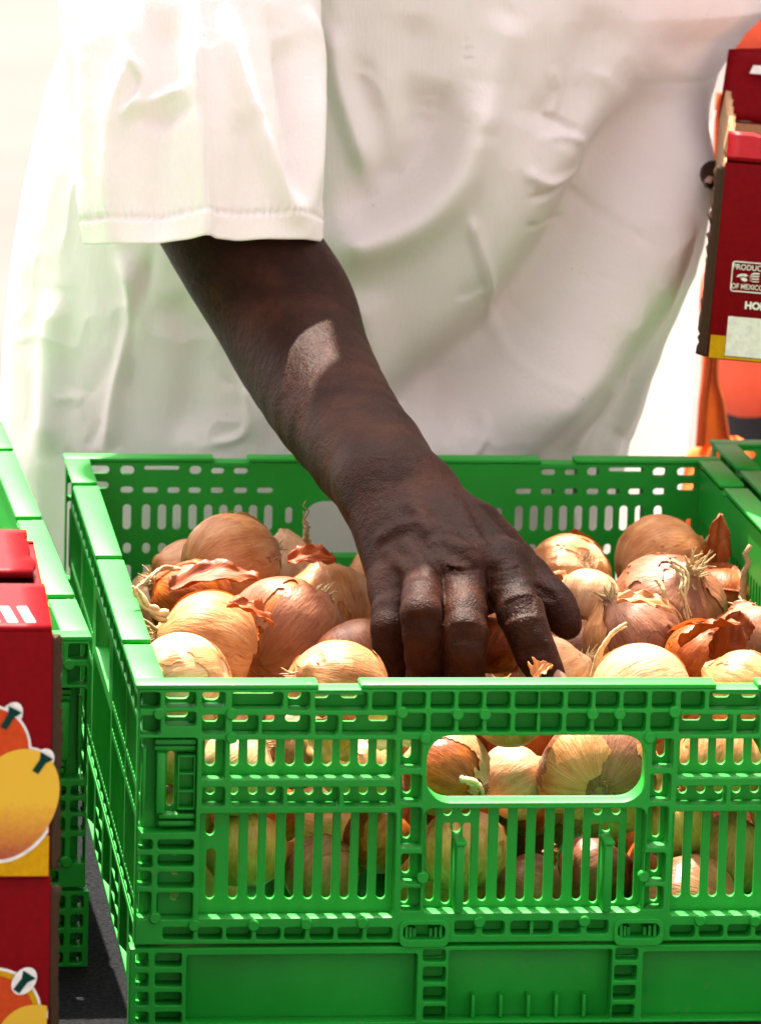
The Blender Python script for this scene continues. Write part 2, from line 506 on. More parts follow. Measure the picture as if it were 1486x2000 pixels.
holesL = []
sx = [668,765,845,920,1000,1078,1155,1230,1305,1382]
for i, x in enumerate(sx):
    holesL.append((x-21,312,x+21,440)); holesL.append((x-20,506,x+20,560))
    if i == 0: holesL += [(x-19,616,x+19,730),(x-19,786,x+19,996)]
    else: holesL.append((x-20,616,x+20,996))
holesL += [(480,110,580,160),(636,110,706,165),(758,108,934,140),(986,108,1046,160),(1096,128,1160,158),(1210,128,1280,158),
           (480,200,575,236),(636,224,700,256),(750,226,826,256),(874,226,936,256),(980,226,1042,256),(1090,226,1156,256),(1210,226,1276,256),(1326,226,1406,254),
           (486,380,518,606)]
holesL += [(500,780,540,812),(500,858,540,896),(498,950,538,1000)]
holesC = [(24,320,60,402),(24,450,60,550),(24,596,58,736),(20,786,54,880),(14,930,48,1002)]
front_holes = []
for q in holesL:
    r = rect(fz1, *q); front_holes += [r, mir(r)]
for q in holesC:
    r = rect(fz2, *q); front_holes += [r, mir(r)]
for x in (140, 357, 437, 515):
    r = rect(fz2, x-19, 597, x+19, 996); front_holes += [r, mir(r)]
for x in (210, 287):
    r = rect(fz2, x-20, 598, x+20, 642); front_holes += [r, mir(r)]
for x0, x1 in ((186, 224), (269, 304)):
    r = rect(fz2, x0, 670, x1, 1008); front_holes += [r, mir(r)]
r = rect(fz2, 226, 670, 267, 712); front_holes += [r, mir(r)]
bossL = [(448,200),(748,200),(748,300),(430,1048),(592,1078),(838,1078),(1057,1072),(1290,1067),(1455,195)]
bossC = [(240,200),(352,200),(108,298),(95,873),(328,1055)]

def clampr(r, x0, z0, x1, z1): return (max(r[0], x0), max(r[1], z0), min(r[2], x1), min(r[3], z1))

def build_front_meshes():
    out = [(0.0015, Z_WALL_BOT), (0.3985, Z_WALL_BOT), (0.3985, CH-0.0027), (0.0015, CH-0.0027)]
    hrr = rrect(*handle, 0.0125, 8)
    lat = [rrect(r[0], max(r[1], Z_WALL_BOT+0.0012), r[2], min(r[3], CH-0.0040), 0.0016, 3) for r in front_cells]
    lat += [hrr, rrect(*cen, 0.004, 4)]
    lattice = fill_plate('lattice', out, lat, 0.0, 0.0115, 0.0005)
    op = [rrect(r[0], r[1], r[2], min(r[3], CH-0.0048), 0.0050, 4) for r in front_holes]
    op.append(rrect(*handle, 0.0125, 8))
    plate = fill_plate('plate', [(0.0135, Z_WALL_BOT+.001), (0.3865, Z_WALL_BOT+.001), (0.3865, CH-0.0028), (0.0135, CH-0.0028)], op, 0.0116, 0.0142, 0.0004)
    hc = MB()   # rounded lip round the hand hole
    loop = rrect(*handle, 0.0125, 8)
    return lattice, plate
LATTICE, PLATE = build_front_meshes()

def build_boss():
    mb = MB(); n = 14
    ring0 = [(0.0030*math.cos(2*math.pi*k/n), 0.002, 0.0030*math.sin(2*math.pi*k/n)) for k in range(n)]
    ring1 = [(0.0030*math.cos(2*math.pi*k/n), -0.0010, 0.0030*math.sin(2*math.pi*k/n)) for k in range(n)]
    ring2 = [(0.0025*math.cos(2*math.pi*k/n), -0.0016, 0.0024*math.sin(2*math.pi*k/n)) for k in range(n)]
    mb.add(ring0+ring1+ring2, [(i, (i+1) % n, n+(i+1) % n, n+i) for i in range(n)] + [(n+i, n+(i+1) % n, 2*n+(i+1) % n, 2*n+i) for i in range(n)] + [tuple(range(2*n, 3*n))])
    return mb.mesh('boss')
BOSS = build_boss()

def build_tab():
    mb = MB()
    r = rect(fz2, 226, 716, 266, 1016)
    w = (r[2]-r[0])/2
    h = r[3]-r[1]
    mb.box(-w*0.85, w*0.85, -0.003, 0.0145, 0, h*0.93, 0.0007)
    mb.box(-w*1.1, w*1.1, -0.0045, 0.0145, h*0.93, h, 0.0008)
    return mb.mesh('tab'), r
TAB, TABR = build_tab()

def build_latch():
    mb = MB()
    r = rect(fz1, 366, 304, 601, 694)
    x0, z0, x1, z1 = r; w = x1-x0; h = z1-z0
    def b(u0, v0, u1, v1, y0, y1, c=0.0005): mb.box(x0+u0*w, x0+u1*w, y0, y1, z1-v1*h, z1-v0*h, c)
    b(0.30, .16, .46, .80, 0.000, 0.0095, 0.001)      # lever
    b(0.27, .03, .99, .085, 0.003, 0.011)
    b(0.27, .105, .99, .155, 0.0045, 0.011)
    b(0.36, .82, .99, .87, 0.003, 0.011)
    b(0.36, .90, .99, .95, 0.0045, 0.011)
    b(0.06, .12, .13, .86, 0.004, 0.011)
    for k in range(4): b(0.68, .2+.185*k, .99, .225+.185*k, 0.0035, 0.011)
    b(0.675, .2, .71, .78, 0.0035, 0.011); b(0.955, .2, .992, .78, 0.0035, 0.011)
    return mb.mesh('latch')
LATCH = build_latch()

def build_hinge():
    mb = MB()
    x0, z0, x1, z1 = rect(fz2, -2, 1046, 204, 1142)
    w = x1-x0
    outer = rrect(x0, z0-0.002, x1, z1, 0.004, 4)
    inner = rrect(x0+0.0020, z0+0.0018, x1-0.0020, z1-0.0024, 0.0030, 4)
    a = fill_plate('hinge', outer, [inner], -0.0016, 0.010, 0.0004)
    mb.v = [tuple(v.co) for v in a.vertices]; mb.f = [tuple(p.vertices) for p in a.polygons]
    bpy.data.meshes.remove(a)
    for s in (0, 1):
        for k in range(3):
            u = x0+0.004+k*0.0022 if s == 0 else x1-0.004-k*0.0022
            mb.box(u-0.0007, u+0.0007, 0.001+k*.002, 0.012, z1-0.010-k*0.0018, z1-0.0035-k*.0012, 0)
    return mb.mesh('hinge_lug')
HINGE = build_hinge()

def build_base_face():
    cells = []
    rows = [(1194,1252),(1276,1334),(1356,1412),(1438,1486)]
    for y0, y1 in rows:
        for x0, x1 in ((350,402),(430,540)):
            r = rect(fz1, x0, y0, x1, y1); cells += [r, mir(r)]
    for y0, y1 in ((1162,1220),(1240,1304),(1322,1384),(1402,1462)):
        r = rect(fz2, 96, y0, 190, y1); cells += [r, mir(r)]
    cells.append(rect(fz1, 560, 1198, 1515, 1500)); cells.append(mir(cells[-1]))
    c = rect(fz2, 214, 1168, 892, 1478); cells.append((MID-(c[2]-c[0])/2, c[1], MID+(c[2]-c[0])/2, c[3]))
    cells = [(a, max(z0, 0.0015), b2, min(z1, Z_BASE_TOP-0.0016)) for a, z0, b2, z1 in cells]
    cells = [r for r in cells if r[3]-r[1] > 0.002]
    out = [(-0.0005, 0.0), (0.4005, 0.0), (0.4005, Z_BASE_TOP), (-0.0005, Z_BASE_TOP)]
    return fill_plate('base_face', out, [rrect(*r, 0.0013, 3) for r in cells], -0.0005, 0.0115, 0.0005)
BASEF = build_base_face()

def build_base_pan():
    mb = MB()
    mb.box(0.011, 0.389, 0.0118, 0.0145, 0.0, Z_BASE_TOP-.001, 0.0005)
    mb.box(0.011, 0.389, 0.5855, 0.5882, 0.0, Z_BASE_TOP-.001, 0.0005)
    mb.box(0.0115, 0.0142, 0.0147, 0.5853, 0.0, Z_BASE_TOP-.001, 0.0005)
    mb.box(0.3858, 0.3885, 0.0147, 0.5853, 0.0, Z_BASE_TOP-.001, 0.0005)
    mb.box(0.0144, 0.3856, 0.0147, 0.5853, 0.001, 0.0045, 0.0005)
    # stacking ribs low on the middle panel of both ends
    for k in range(5):
        u = at(*fz2(308+k*114, 1400), Y=0.0)[0]
        mb.box(u-0.0008, u+0.0008, 0.004, 0.0122, 0.002, 0.0135, 0.0003)
        mb.box(u-0.0008, u+0.0008, 0.5878, 0.596, 0.002, 0.0135, 0.0003)
    return mb.mesh('base_pan')
PAN = build_base_pan()

def build_base_side():
    cells = []
    for k in range(9):
        y0 = 0.016 + k*0.0640; 
        if k % 2 == 0:
            for j in range(3):
                for i in range(2): cells.append((y0+i*.026, .002+j*.0125, y0+.024+i*.026, .013+j*.0125))
        else: cells.append((y0, .003, y0+.05, .037))
    return fill_plate('base_side', [(0.012, 0), (0.588, 0), (0.588, Z_BASE_TOP), (0.012, Z_BASE_TOP)], [rrect(*c, .0013, 3) for c in cells], 0.0042, 0.0112, 0.0005)
BASES = build_base_side()

def build_side():
    """long wall, drawn along local x = crate y"""
    L0, L1 = 0.0125, 0.5875
    cells, holes = [], []
    z = [(CH-0.0045-0.0095*(i+1)-0.001*i, CH-0.0045-0.0095*i-0.0012*i-.001) for i in range(2)]
    n = 22; p = (L1-L0-0.006)/n
    for i in range(n):
        a = L0+.003+i*p
        for q in range(2):
            cells.append((a+.001, CH-.0165-q*.0115, a+p-.001, CH-.0068-q*.0115))
    bays = [(0.018, 0.118), (0.122, 0.222), (0.226, 0.374), (0.378, 0.478), (0.482, 0.582)]
    for bi, (a, b2) in enumerate(bays):
        if bi == 2:
            hh = (0.245, 0.112, 0.355, 0.140)
            cells.append(hh); holes.append(hh)
            k = 16; st = (b2-a-.006)/k
            for i in range(k):
                holes.append((a+.003+i*st+.0022, .056, a+.003+(i+1)*st-.0022, .103)); cells.append((a+.003+i*st+.0009, .0535, a+.003+(i+1)*st-.0009, .105))
        else:
            k = 11; st = (b2-a-.004)/k
            for i in range(k):
                u0, u1 = a+.002+i*st+.0020, a+.002+(i+1)*st-.0020
                holes += [(u0, .116, u1, .141), (u0, .1005, u1, .1075), (u0, .0555, u1, .0915)]
                cells += [(u0-.0011, .1135, u1+.0011, .144), (u0-.0011, .0985, u1+.0011, .1095), (u0-.0011, .0530, u1+.0011, .0945)]
    for i in range(n):
        a = L0+.003+i*p
        cells.append((a+.001, .0435, a+p-.001, .0502))
    lat = fill_plate('side_lattice', [(L0, Z_WALL_BOT), (L1, Z_WALL_BOT), (L1, CH-.0045), (L0, CH-.0045)], [rrect(*c, .0014, 2) for c in cells], 0.0045, 0.0115, 0.0005)
    pl = fill_plate('side_plate', [(L0+.002, Z_WALL_BOT+.001), (L1-.002, Z_WALL_BOT+.001), (L1-.002, CH-.005), (L0+.002, CH-.005)], [rrect(*c, .003, 2) for c in holes], 0.0116, 0.0140, 0.0004)
    return lat, pl
SIDEL, SIDEP = build_side()

def rim_bar(L, notches, name):
    """flat flange along local x with shallow recesses where the crate above locks in"""
    mb = MB(); x = 0.0
    w0, w1 = 0.0, 0.0150
    for a, b2 in notches + [(L, L)]:
        if a - x > 1e-4: mb.box(x, a, w0, w1, CH-.0026, CH, 0.0009)
        if b2 > a: mb.box(a-.0012, b2+.0012, w0+.0008, w1-.0006, CH-.0056, CH-.0040, 0.0003)
        x = b2
    return mb.mesh(name)
n0 = (at(623, 1345, Y=0)[0], at(705, 1345, Y=0)[0])
RIMF = rim_bar(0.4, [n0, (0.4-n0[1], 0.4-n0[0])], 'rim_end')
RIMS = rim_bar(0.57, [(0.0735, 0.0855), (0.279, 0.291), (0.4845, 0.4965)], 'rim_side')

def make_crate():
    root = empty('folding_crate', (0, 0, TABLE))
    for end in (0, 1):
        w = link('end_wall', PLATE, M['green'], root, True, 40)
        kids = [link('rib_lattice', LATTICE, M['green'], w, True, 40)]
        kids.append(link('rim', RIMF, M['green'], w, True, 40))
        for q in bossL:
            r = rect(fz1, q[0]-2, q[1]-2, q[0]+2, q[1]+2); c = ((r[0]+r[2])/2, (r[1]+r[3])/2)
            for cx in (c[0], 2*MID-c[0]):
                o = link('boss', BOSS, M['green'], w, True, 40); o.location = (cx, 0, c[1])
        for q in bossC:
            r = rect(fz2, q[0]-2, q[1]-2, q[0]+2, q[1]+2); c = ((r[0]+r[2])/2, (r[1]+r[3])/2)
            for cx in (c[0], 2*MID-c[0]):
                o = link('boss', BOSS, M['green'], w, True, 40); o.location = (cx, 0, c[1])
        for s in (0, 1):
            o = link('latch', LATCH, M['green'], w, True, 40)
            o2 = link('locking_tab', TAB, M['green'], w, True, 40)
            cx = (TABR[0]+TABR[2])/2
            o2.location = (cx if s == 0 else 2*MID-cx, 0, TABR[1])
            h = link('hinge_lug', HINGE, M['green'], w, True, 40)
            if s:
                for k in (o, h): k.location = (2*MID, 0, 0); k.scale = (-1, 1, 1)
        if end:
            w.location = (0.4, 0.6, 0); w.rotation_euler = (0, 0, math.pi)
    for side in (0, 1):
        w = link('side_wall', SIDEP, M['green'], root, True, 40)
        link('rib_lattice', SIDEL, M['green'], w, True, 40)
        o = link('rim', RIMS, M['green'], w, True, 40); o.location = (0.015, 0, 0)
        if side == 0:
            w.rotation_euler = (0, 0, -math.pi/2); w.location = (0, 0.6, 0)
        else:
            w.rotation_euler = (0, 0, math.pi/2); w.location = (0.4, 0, 0)
    b = link('base', PAN, M['green'], root, True, 40)
    for end in (0, 1):
        o = link('base_rib_frame', BASEF, M['green'], b, True, 40)
        if end: o.location = (0.4, 0.6, 0); o.rotation_euler = (0, 0, math.pi)
    for side in (0, 1):
        o = link('base_rib_frame', BASES, M['green'], b, True, 40)
        if side == 0: o.rotation_euler = (0, 0, -math.pi/2); o.location = (0, 0.6, 0)
        else: o.rotation_euler = (0, 0, math.pi/2); o.location = (0.4, 0, 0)
    return root

def copy_tree(o, parent=None):
    c = o.copy(); COL.objects.link(c); c.parent = parent
    for ch in o.children: copy_tree(ch, c)
    return c

crate = make_crate()
CG = 'green folding produce crates side by side on the table'
tag(crate, 'green slatted plastic crate full of onions with a hand reaching in', 'crate', CG)
cl = copy_tree(crate)
lc = at(180, 1243, Z=RIM); rz = math.radians(1.6)
cl.rotation_euler = (0, 0, rz)
cl.location = (lc[0]-0.4*math.cos(rz), lc[1]-0.4*math.sin(rz), TABLE)
tag(cl, 'green plastic crate behind the red mango boxes at the left edge', 'crate', CG)
cr = copy_tree(crate)
rc = at(1385, 858, Z=RIM)
cr.location = (rc[0], rc[1]-0.6, TABLE)
tag(cr, 'green plastic crate whose corner shows at the right edge under the held box', 'crate', CG)
# ------------------------------------------------------------------ smooth solid modelling for bodies
def cone_d(P, a, b, ra, rb):
    a = np.asarray(a, float); b = np.asarray(b, float)
    ab = b - a
    t = np.clip(((P - a) @ ab) / max(ab @ ab, 1e-12), 0, 1)
    return np.linalg.norm(P - a - t[:, None]*ab, axis=1) - (ra + (rb-ra)*t)

def smin(a, b, k):
    h = np.clip(0.5 + 0.5*(b-a)/k, 0, 1)
    return b + (a-b)*h - k*h*(1-h)

def chain_d(P, pts, rad, k=0.006):
    d = None
    for i in range(len(pts)-1):
        e = cone_d(P, pts[i], pts[i+1], rad[i], rad[i+1])
        d = e if d is None else smin(d, e, k)
    return d

def polygonise(sdf, lo, hi, h, block=8):
    lo = np.asarray(lo, float); n = np.ceil((np.asarray(hi)-lo)/h/block).astype(int)*block + 1
    nb = (n-1)//block
    bi = np.stack(np.meshgrid(*[np.arange(k) for k in nb], indexing='ij'), -1).reshape(-1, 3)
    cen_ = lo + (bi+0.5)*block*h
    dc = sdf(cen_)
    vol = np.empty(n, np.float32)
    big = np.repeat(np.repeat(np.repeat(dc.reshape(nb), block, 0), block, 1), block, 2)
    vol[:] = 1.0
    vol[:-1, :-1, :-1] = big
    near = bi[np.abs(dc) < block*h*0.90]
    g = np.stack(np.meshgrid(*[np.arange(block+1)]*3, indexing='ij'), -1).reshape(-1, 3)
    for s in range(0, len(near), 1500):
        idx = (near[s:s+1500, None, :]*block + g[None]).reshape(-1, 3)
        v = sdf(lo + idx*h)
        vol[idx[:, 0], idx[:, 1], idx[:, 2]] = v
    S = vol < 0
    cnt = np.zeros([k-1 for k in n], np.uint8)
    for dx in (0, 1):
        for dy in (0, 1):
            for dz in (0, 1):
                cnt += S[dx:n[0]-1+dx, dy:n[1]-1+dy, dz:n[2]-1+dz]
    act = np.argwhere((cnt > 0) & (cnt < 8))
    cid = np.full([k-1 for k in n], -1, np.int32)
    cid[act[:, 0], act[:, 1], act[:, 2]] = np.arange(len(act))
    acc = np.zeros((len(act), 3)); w = np.zeros(len(act))
    corners = [(i, j, k) for i in (0, 1) for j in (0, 1) for k in (0, 1)]
    for a in corners:
        for ax in range(3):
            if a[ax]: continue
            b = list(a); b[ax] = 1
            va = vol[act[:, 0]+a[0], act[:, 1]+a[1], act[:, 2]+a[2]]
            vb = vol[act[:, 0]+b[0], act[:, 1]+b[1], act[:, 2]+b[2]]
            m = (va < 0) != (vb < 0)
            t = np.where(m, va/np.where(va == vb, 1, va-vb), 0)
            p = np.array(a, float)[None].repeat(len(act), 0); p[:, ax] += t
            acc[m] += p[m]; w[m] += 1
    V = lo + (act + acc/np.maximum(w, 1)[:, None])*h
    F = []
    for ax in range(3):
        o1, o2 = [(1, 2), (2, 0), (0, 1)][ax]
        sl0 = [slice(None)]*3; sl1 = [slice(None)]*3
        sl0[ax] = slice(0, -1); sl1[ax] = slice(1, None)
        ch = np.argwhere(S[tuple(sl0)] != S[tuple(sl1)])
        ok = (ch[:, o1] > 0) & (ch[:, o2] > 0) & (ch[:, o1] < n[o1]-1) & (ch[:, o2] < n[o2]-1)
        ch = ch[ok]
        q = []
        for da, db in ((0, 0), (-1, 0), (-1, -1), (0, -1)):
            c = ch.copy(); c[:, o1] += da; c[:, o2] += db
            q.append(cid[c[:, 0], c[:, 1], c[:, 2]])
        q = np.stack(q, 1)
        flip = ~S[ch[:, 0], ch[:, 1], ch[:, 2]]
        q[flip] = q[flip][:, ::-1]
        F.append(q)
    F = np.concatenate(F); F = F[(F >= 0).all(1)]
    return V, F[:, ::-1]

def smooth_verts(V, F, it=2, lam=0.5):
    n = len(V)
    for _ in range(it):
        s = np.zeros_like(V); c = np.zeros(n)
        for a, b in ((0, 1), (1, 2), (2, 3), (3, 0)):
            np.add.at(s, F[:, a], V[F[:, b]]); np.add.at(s, F[:, b], V[F[:, a]])
            np.add.at(c, F[:, a], 1); np.add.at(c, F[:, b], 1)
        V = V + lam*(s/np.maximum(c, 1)[:, None] - V)
    return V

def A(x, y, Y): return at(x, y, Y=Y)

# --- the reaching arm (surveyed joints: image point and distance behind the crate front)
ARM = [A(345, 60, .630), A(400, 300, .588), A(470, 470, .552), A(552, 600, .53), A(590, 690, .50), A(648, 795, .44), A(718, 890, .37), A(775, 965, .31)]
ARM_R = [.050, .046, .0405, .0405, .0370, .0335, .0292, .0245]
WR = A(782, 968, .308)
_k = 3
def _cm(pts):
    pts = [np.array(q, float) for q in pts]; pts = [2*pts[0]-pts[1]] + pts + [2*pts[-1]-pts[-2]]; out = []
    for i in range(1, len(pts)-2):
        for k in range(_k):
            t = k/_k
            out.append(.5*((2*pts[i]) + (-pts[i-1]+pts[i+1])*t + (2*pts[i-1]-5*pts[i]+4*pts[i+1]-pts[i+2])*t*t + (-pts[i-1]+3*pts[i]-3*pts[i+1]+pts[i+2])*t**3))
    return out + [pts[-2]]
ARMC = _cm(ARM); ARMC_R = [q[0] for q in _cm([(r_,) for r_ in ARM_R])]
LAT = np.array([0.86, -0.28, -0.35]); LAT /= np.linalg.norm(LAT)        # across the wrist, little finger to thumb
J = {
 'index':  [A(980, 1112, .232), A(1016, 1196, .186), A(1046, 1276, .172), A(1072, 1322, .168)],
 'middle': [A(903, 1118, .222), A(908, 1238, .165), A(906, 1330, .172), A(905, 1395, .195)],
 'ring':   [A(832, 1135, .226), A(822, 1200, .168), A(832, 1320, .180), A(838, 1390, .215)],
 'pinky':  [A(772, 1150, .240), A(764, 1228, .208), A(772, 1320, .212), A(790, 1380, .228)],
 'thumb':  [A(930, 1040, .292), A(1030, 1130, .268), A(1083, 1182, .248), A(1108, 1222, .238)],
}
JR = {'index': [.0135, .0118, .0103, .0086], 'middle': [.0132, .0112, .0104, .009], 'ring': [.0120, .0102, .0098, .0085],
      'pinky': [.0118, .0102, .0090, .0076], 'thumb': [.0170, .0120, .0106, .0078]}
JC = {f: _cm(J[f]) for f in J}; JCR = {f: [q[0] for q in _cm([(r_,) for r_ in JR[f]])] for f in J}
PALM = [  # wrist to knuckle rays
 (WR + LAT*.014, J['index'][0], .0215, .0150), (WR + LAT*.006, J['middle'][0], .0225, .0145),
 (WR - LAT*.006, J['ring'][0], .0220, .0135), (WR - LAT*.015, J['pinky'][0], .0205, .0135)]
LOWP = [(p - (0, 0.0, .016)) for p in (A(800, 1060, .29), A(880, 1085, .262), A(940, 1090, .262))]

def palm_d(P):
    d = None
    for a, b, ra, rb in PALM:
        e = cone_d(P, a, b, ra, rb)
        d = e if d is None else smin(d, e, .010)
    for i in range(2):
        d = smin(d, cone_d(P, LOWP[i], LOWP[i+1], .016, .016), .014)
    d = smin(d, cone_d(P, J['index'][0], J['pinky'][0], .0105, .0095), .010)
    for f in ('index', 'middle', 'ring', 'pinky'):          # knuckle heads
        k = J[f][0] + np.array([0, -.0035, .0030])
        d = smin(d, np.linalg.norm(P-k, axis=1) - JR[f][0]*0.92, .006)
    return d

VEINS = []; GROOVES = []
def arm_d(P):
    d = chain_d(P, ARMC, ARMC_R, .006)
    # wrist is wider than deep
    d = smin(d, cone_d(P, ARM[6]+LAT*.006, WR+LAT*.0095, .0230, .0180), .015)
    d = smin(d, cone_d(P, ARM[6]-LAT*.006, WR-LAT*.0105, .0230, .0180), .015)
    hand = (P[:, 2] < 1.005) & (P[:, 1] < .36)
    Q = P[hand]
    if len(Q):
        pd = palm_d(Q)
        base = smin(d[hand], pd, .014)
        out = base
        for f in J:
            fd = chain_d(Q, JC[f], JCR[f], .003)
            for k, (kj, grow) in enumerate(((1, 1.02), (2, 1.0))):   # joints swell a little
                fd = smin(fd, np.linalg.norm(Q-J[f][kj], axis=1) - JR[f][kj]*grow, .003)
            out = np.minimum(out, smin(base, fd, .007 if f != 'thumb' else .012))
        for pts, r in VEINS:
            out = smin(out, chain_d(Q, pts, [r]*len(pts), .002), .0060)
        for pts, r in GROOVES:
            g = chain_d(Q, pts, [r]*len(pts), .001)
            out = -smin(-out, g, .0016)
        d = d.copy(); d[hand] = out
    return d

def hit(px, py, start=.10):
    """point of the arm's surface seen at an image point"""
    p = at(px, py, Y=start); dr = p - CAM; dr /= np.linalg.norm(dr)
    for _ in range(60):
        s = arm_d(p[None])[0]
        if s < 2e-4: break
        p = p + dr*s
    return p
hz = lambda x, y: (640 + x/2.752, 880 + y/2.752)
vp = [[(300,470),(400,415),(500,405),(560,450),(575,520)], [(575,520),(620,500),(690,520)], [(330,560),(380,600),(450,640)],
      [(450,300),(520,360),(560,440)], [(640,470),(740,540),(790,600)], [(420,520),(480,560),(540,660)], [(700,300),(760,420),(830,520),(900,600)], [(580,530),(600,600),(700,640)]]
_v = [([hit(*hz(*q)) + FW*.0021 for q in pl], .0021) for pl in vp]
gl = []
def arcs(cx, cy, w, rows, sag, r=.0010, tilt=0.0):
    for k in rows:
        gl.append(([hz(cx + w*u, cy + k + sag*(1-u*u) + tilt*w*u) for u in (-1, -.6, -.2, .2, .6, 1)], r))
arcs(1030, 855, 78, (-50, -28, -8, 14, 36), -14, .0010, -.25)
arcs(735, 985, 76, (-34, -14, 6, 26, 44), -10)
arcs(1112, 1085, 58, (-16, 0, 16), -8, 0.0009, -.25)
arcs(950, 660, 80, (-30, -8, 16, 40), 16, 0.0009, -.1)
arcs(720, 650, 70, (-18, 6), 12, 0.0009)
arcs(1160, 770, 50, (-24, -6, 12), 6, 0.0009, .4)
arcs(500, 905, 60, (-6, 10), -6, 0.0009)
_g = [([hit(*q) for q in pl], r) for pl, r in gl]
VEINS[:] = _v; GROOVES[:] = _g

# --- rest of the shopper
def V3(*a): return np.array(a, float)
HIPC = V3(.19, .86, .92)
def torso_d(P):
    d = cone_d(P, V3(.15, .86, .95), V3(.25, .86, .95), .115, .115)
    d = smin(d, cone_d(P, V3(.14, .83, 1.15), V3(.24, .83, 1.15), .105, .105), .06)
    d = smin(d, cone_d(P, V3(.10, .80, 1.36), V3(.29, .81, 1.36), .085, .085), .06)
    d = smin(d, cone_d(P, V3(.03, .79, 1.41), V3(.36, .82, 1.41), .055, .055), .05)
    d = smin(d, cone_d(P, V3(.17, .79, 1.44), V3(.15, .70, 1.53), .060, .054), .03)       # neck
    d = smin(d, cone_d(P, V3(.13, 0.650, 1.60), V3(.13, 0.670, 1.655), .070, .084), .02)        # head
    d = smin(d, cone_d(P, V3(.13, 0.595, 1.565), V3(.13, 0.595, 1.59), .030, .034), .02)       # jaw
    d = smin(d, cone_d(P, V3(.13, 0.570, 1.595), V3(.13, 0.577, 1.63), .012, .008), .008)     # nose
    for s in (-1, 1):
        d = smin(d, cone_d(P, V3(.13+s*.084, 0.670, 1.60), V3(.13+s*.086, 0.675, 1.64), .010, .013), .006)
        d = smin(d, cone_d(P, V3(.19+s*.09, .87, .86), V3(.19+s*.10, .86, .48), .085, .058), .03)
        d = smin(d, cone_d(P, V3(.19+s*.10, .86, .48), V3(.19+s*.11, .89, .09), .056, .040), .02)
        d = smin(d, cone_d(P, V3(.19+s*.11, .90, .045), V3(.19+s*.13, .76, .035), .040, .034), .02)
    d = smin(d, cone_d(P, V3(.02, .79, 1.40), ARM[0], .056, .050), .03)
    d = smin(d, cone_d(P, ARM[0], ARM[1], .050, .044), .02); d = smin(d, cone_d(P, ARM[1], ARM[2]*.4+ARM[1]*.6, .043, .040), .01)
    d = smin(d, cone_d(P, V3(.38, .79, 1.40), V3(.60, .86, 1.19), .055, .042), .03)
    d = smin(d, cone_d(P, V3(.60, .86, 1.19), V3(.505, .765, 1.105), .040, .030), .02)
    return d
BOXB = .705       # back face of the carried box
LH = V3(.468, .742, 1.10)
tip = A(1387, 344, .690)
LF = [[V3(.455, .738, 1.080), V3(.430, .735, tip[2]-.012), V3(tip[0]+.022, .716, tip[2]-.004), V3(tip[0]+.004, .700, tip[2]), V3(tip[0]+.002, .690, tip[2]-.003)]]
for k in range(1, 4):
    z = 1.105-.021*k
    LF.append([V3(.470, .738, z+.002), V3(.452, .733, z), V3(.444, .728, z-.002), V3(.440, .724, z-.004)])
def lhand_d(P):
    d = cone_d(P, V3(.535, .795, 1.13), LH, .036, .027)
    for k in range(4):
        d = smin(d, cone_d(P, LH, V3(.455, .738, 1.105-.020*k), .022, .013), .010)
    d0 = d
    for q in LF:
        d = np.minimum(d, smin(d0, chain_d(P, q, [.012, .0105, .0095, .0080, .0058][:len(q)], .004), .006))
    d = np.minimum(d, smin(d0, chain_d(P, [V3(.475, .745, 1.11), V3(.455, .742, 1.128), V3(.442, .738, 1.132)], [.014, .011, .009]), .008))
    return d

va, fa = polygonise(arm_d, (.05, .135, .825), (.325, .63, 1.115), .00105)
va = smooth_verts(va, fa, 1, .35)
vt, ft = polygonise(torso_d, (-.12, .46, -.02), (.66, 1.05, 1.80), .0075)
vt = smooth_verts(vt, ft, 3)
vl, fl = polygonise(lhand_d, (.35, .66, 1.0), (.58, .86, 1.19), .002)
vl = smooth_verts(vl, fl, 2, .4)
VB = np.concatenate([va, vt, vl]); FB = np.concatenate([fa, ft+len(va), fl+len(va)+len(vt)])
person = empty('person', (HIPC[0], HIPC[1], 0))
PL = np.array([HIPC[0], HIPC[1], 0])
tag(person, 'person in an oversized white t-shirt reaching one hand into the onion crate', 'person')
link('body', fast_mesh('shopper_body', VB - PL, FB), M['skin'], person)

def nail_mesh(name, c, fwd, nrm, w, l):
    fwd = fwd/np.linalg.norm(fwd); nrm = nrm - fwd*(nrm @ fwd); nrm /= np.linalg.norm(nrm); s = np.cross(fwd, nrm)
    v = []; nu, nv = 8, 8
    for i in range(nv+1):
        for k in range(nu+1):
            u = k/nu*2-1; t_ = i/nv
            ww = w*(0.86+.14*math.sin(t_*math.pi*.8)) * (1 if t_ < .8 else math.sqrt(max(0, 1-((t_-.8)/.22)**2*.6)))
            v.append(c + s*u*ww + fwd*(t_-.5)*l + nrm*(.0016 - .0032*u*u - .0015*(t_-.5)**2))
    f = [(i*(nu+1)+k, i*(nu+1)+k+1, (i+1)*(nu+1)+k+1, (i+1)*(nu+1)+k) for i in range(nv) for k in range(nu)]
    me = pydata(name, np.array(v)-PL, f)
    return me
ti, di = J['index'][3], J['index'][2]
o = link('fingernail', nail_mesh('nail', ti + np.array([.0045, -.0076, .0010]), ti-di, np.array([.45, -.85, .25]), .0052, .0125), M['nail'], person)
o.modifiers.new('s', 'SOLIDIFY').thickness = 0.0009
q = LF[0]
o = link('fingernail', nail_mesh('nail2', q[4] + np.array([-.0042, -.0040, .0014]), q[4]-q[3]+np.array([-.004, -.004, -.001]), np.array([-.8, -.3, .5]), .0036, .012), M['nail'], person)
o.modifiers.new('s', 'SOLIDIFY').thickness = 0.0009

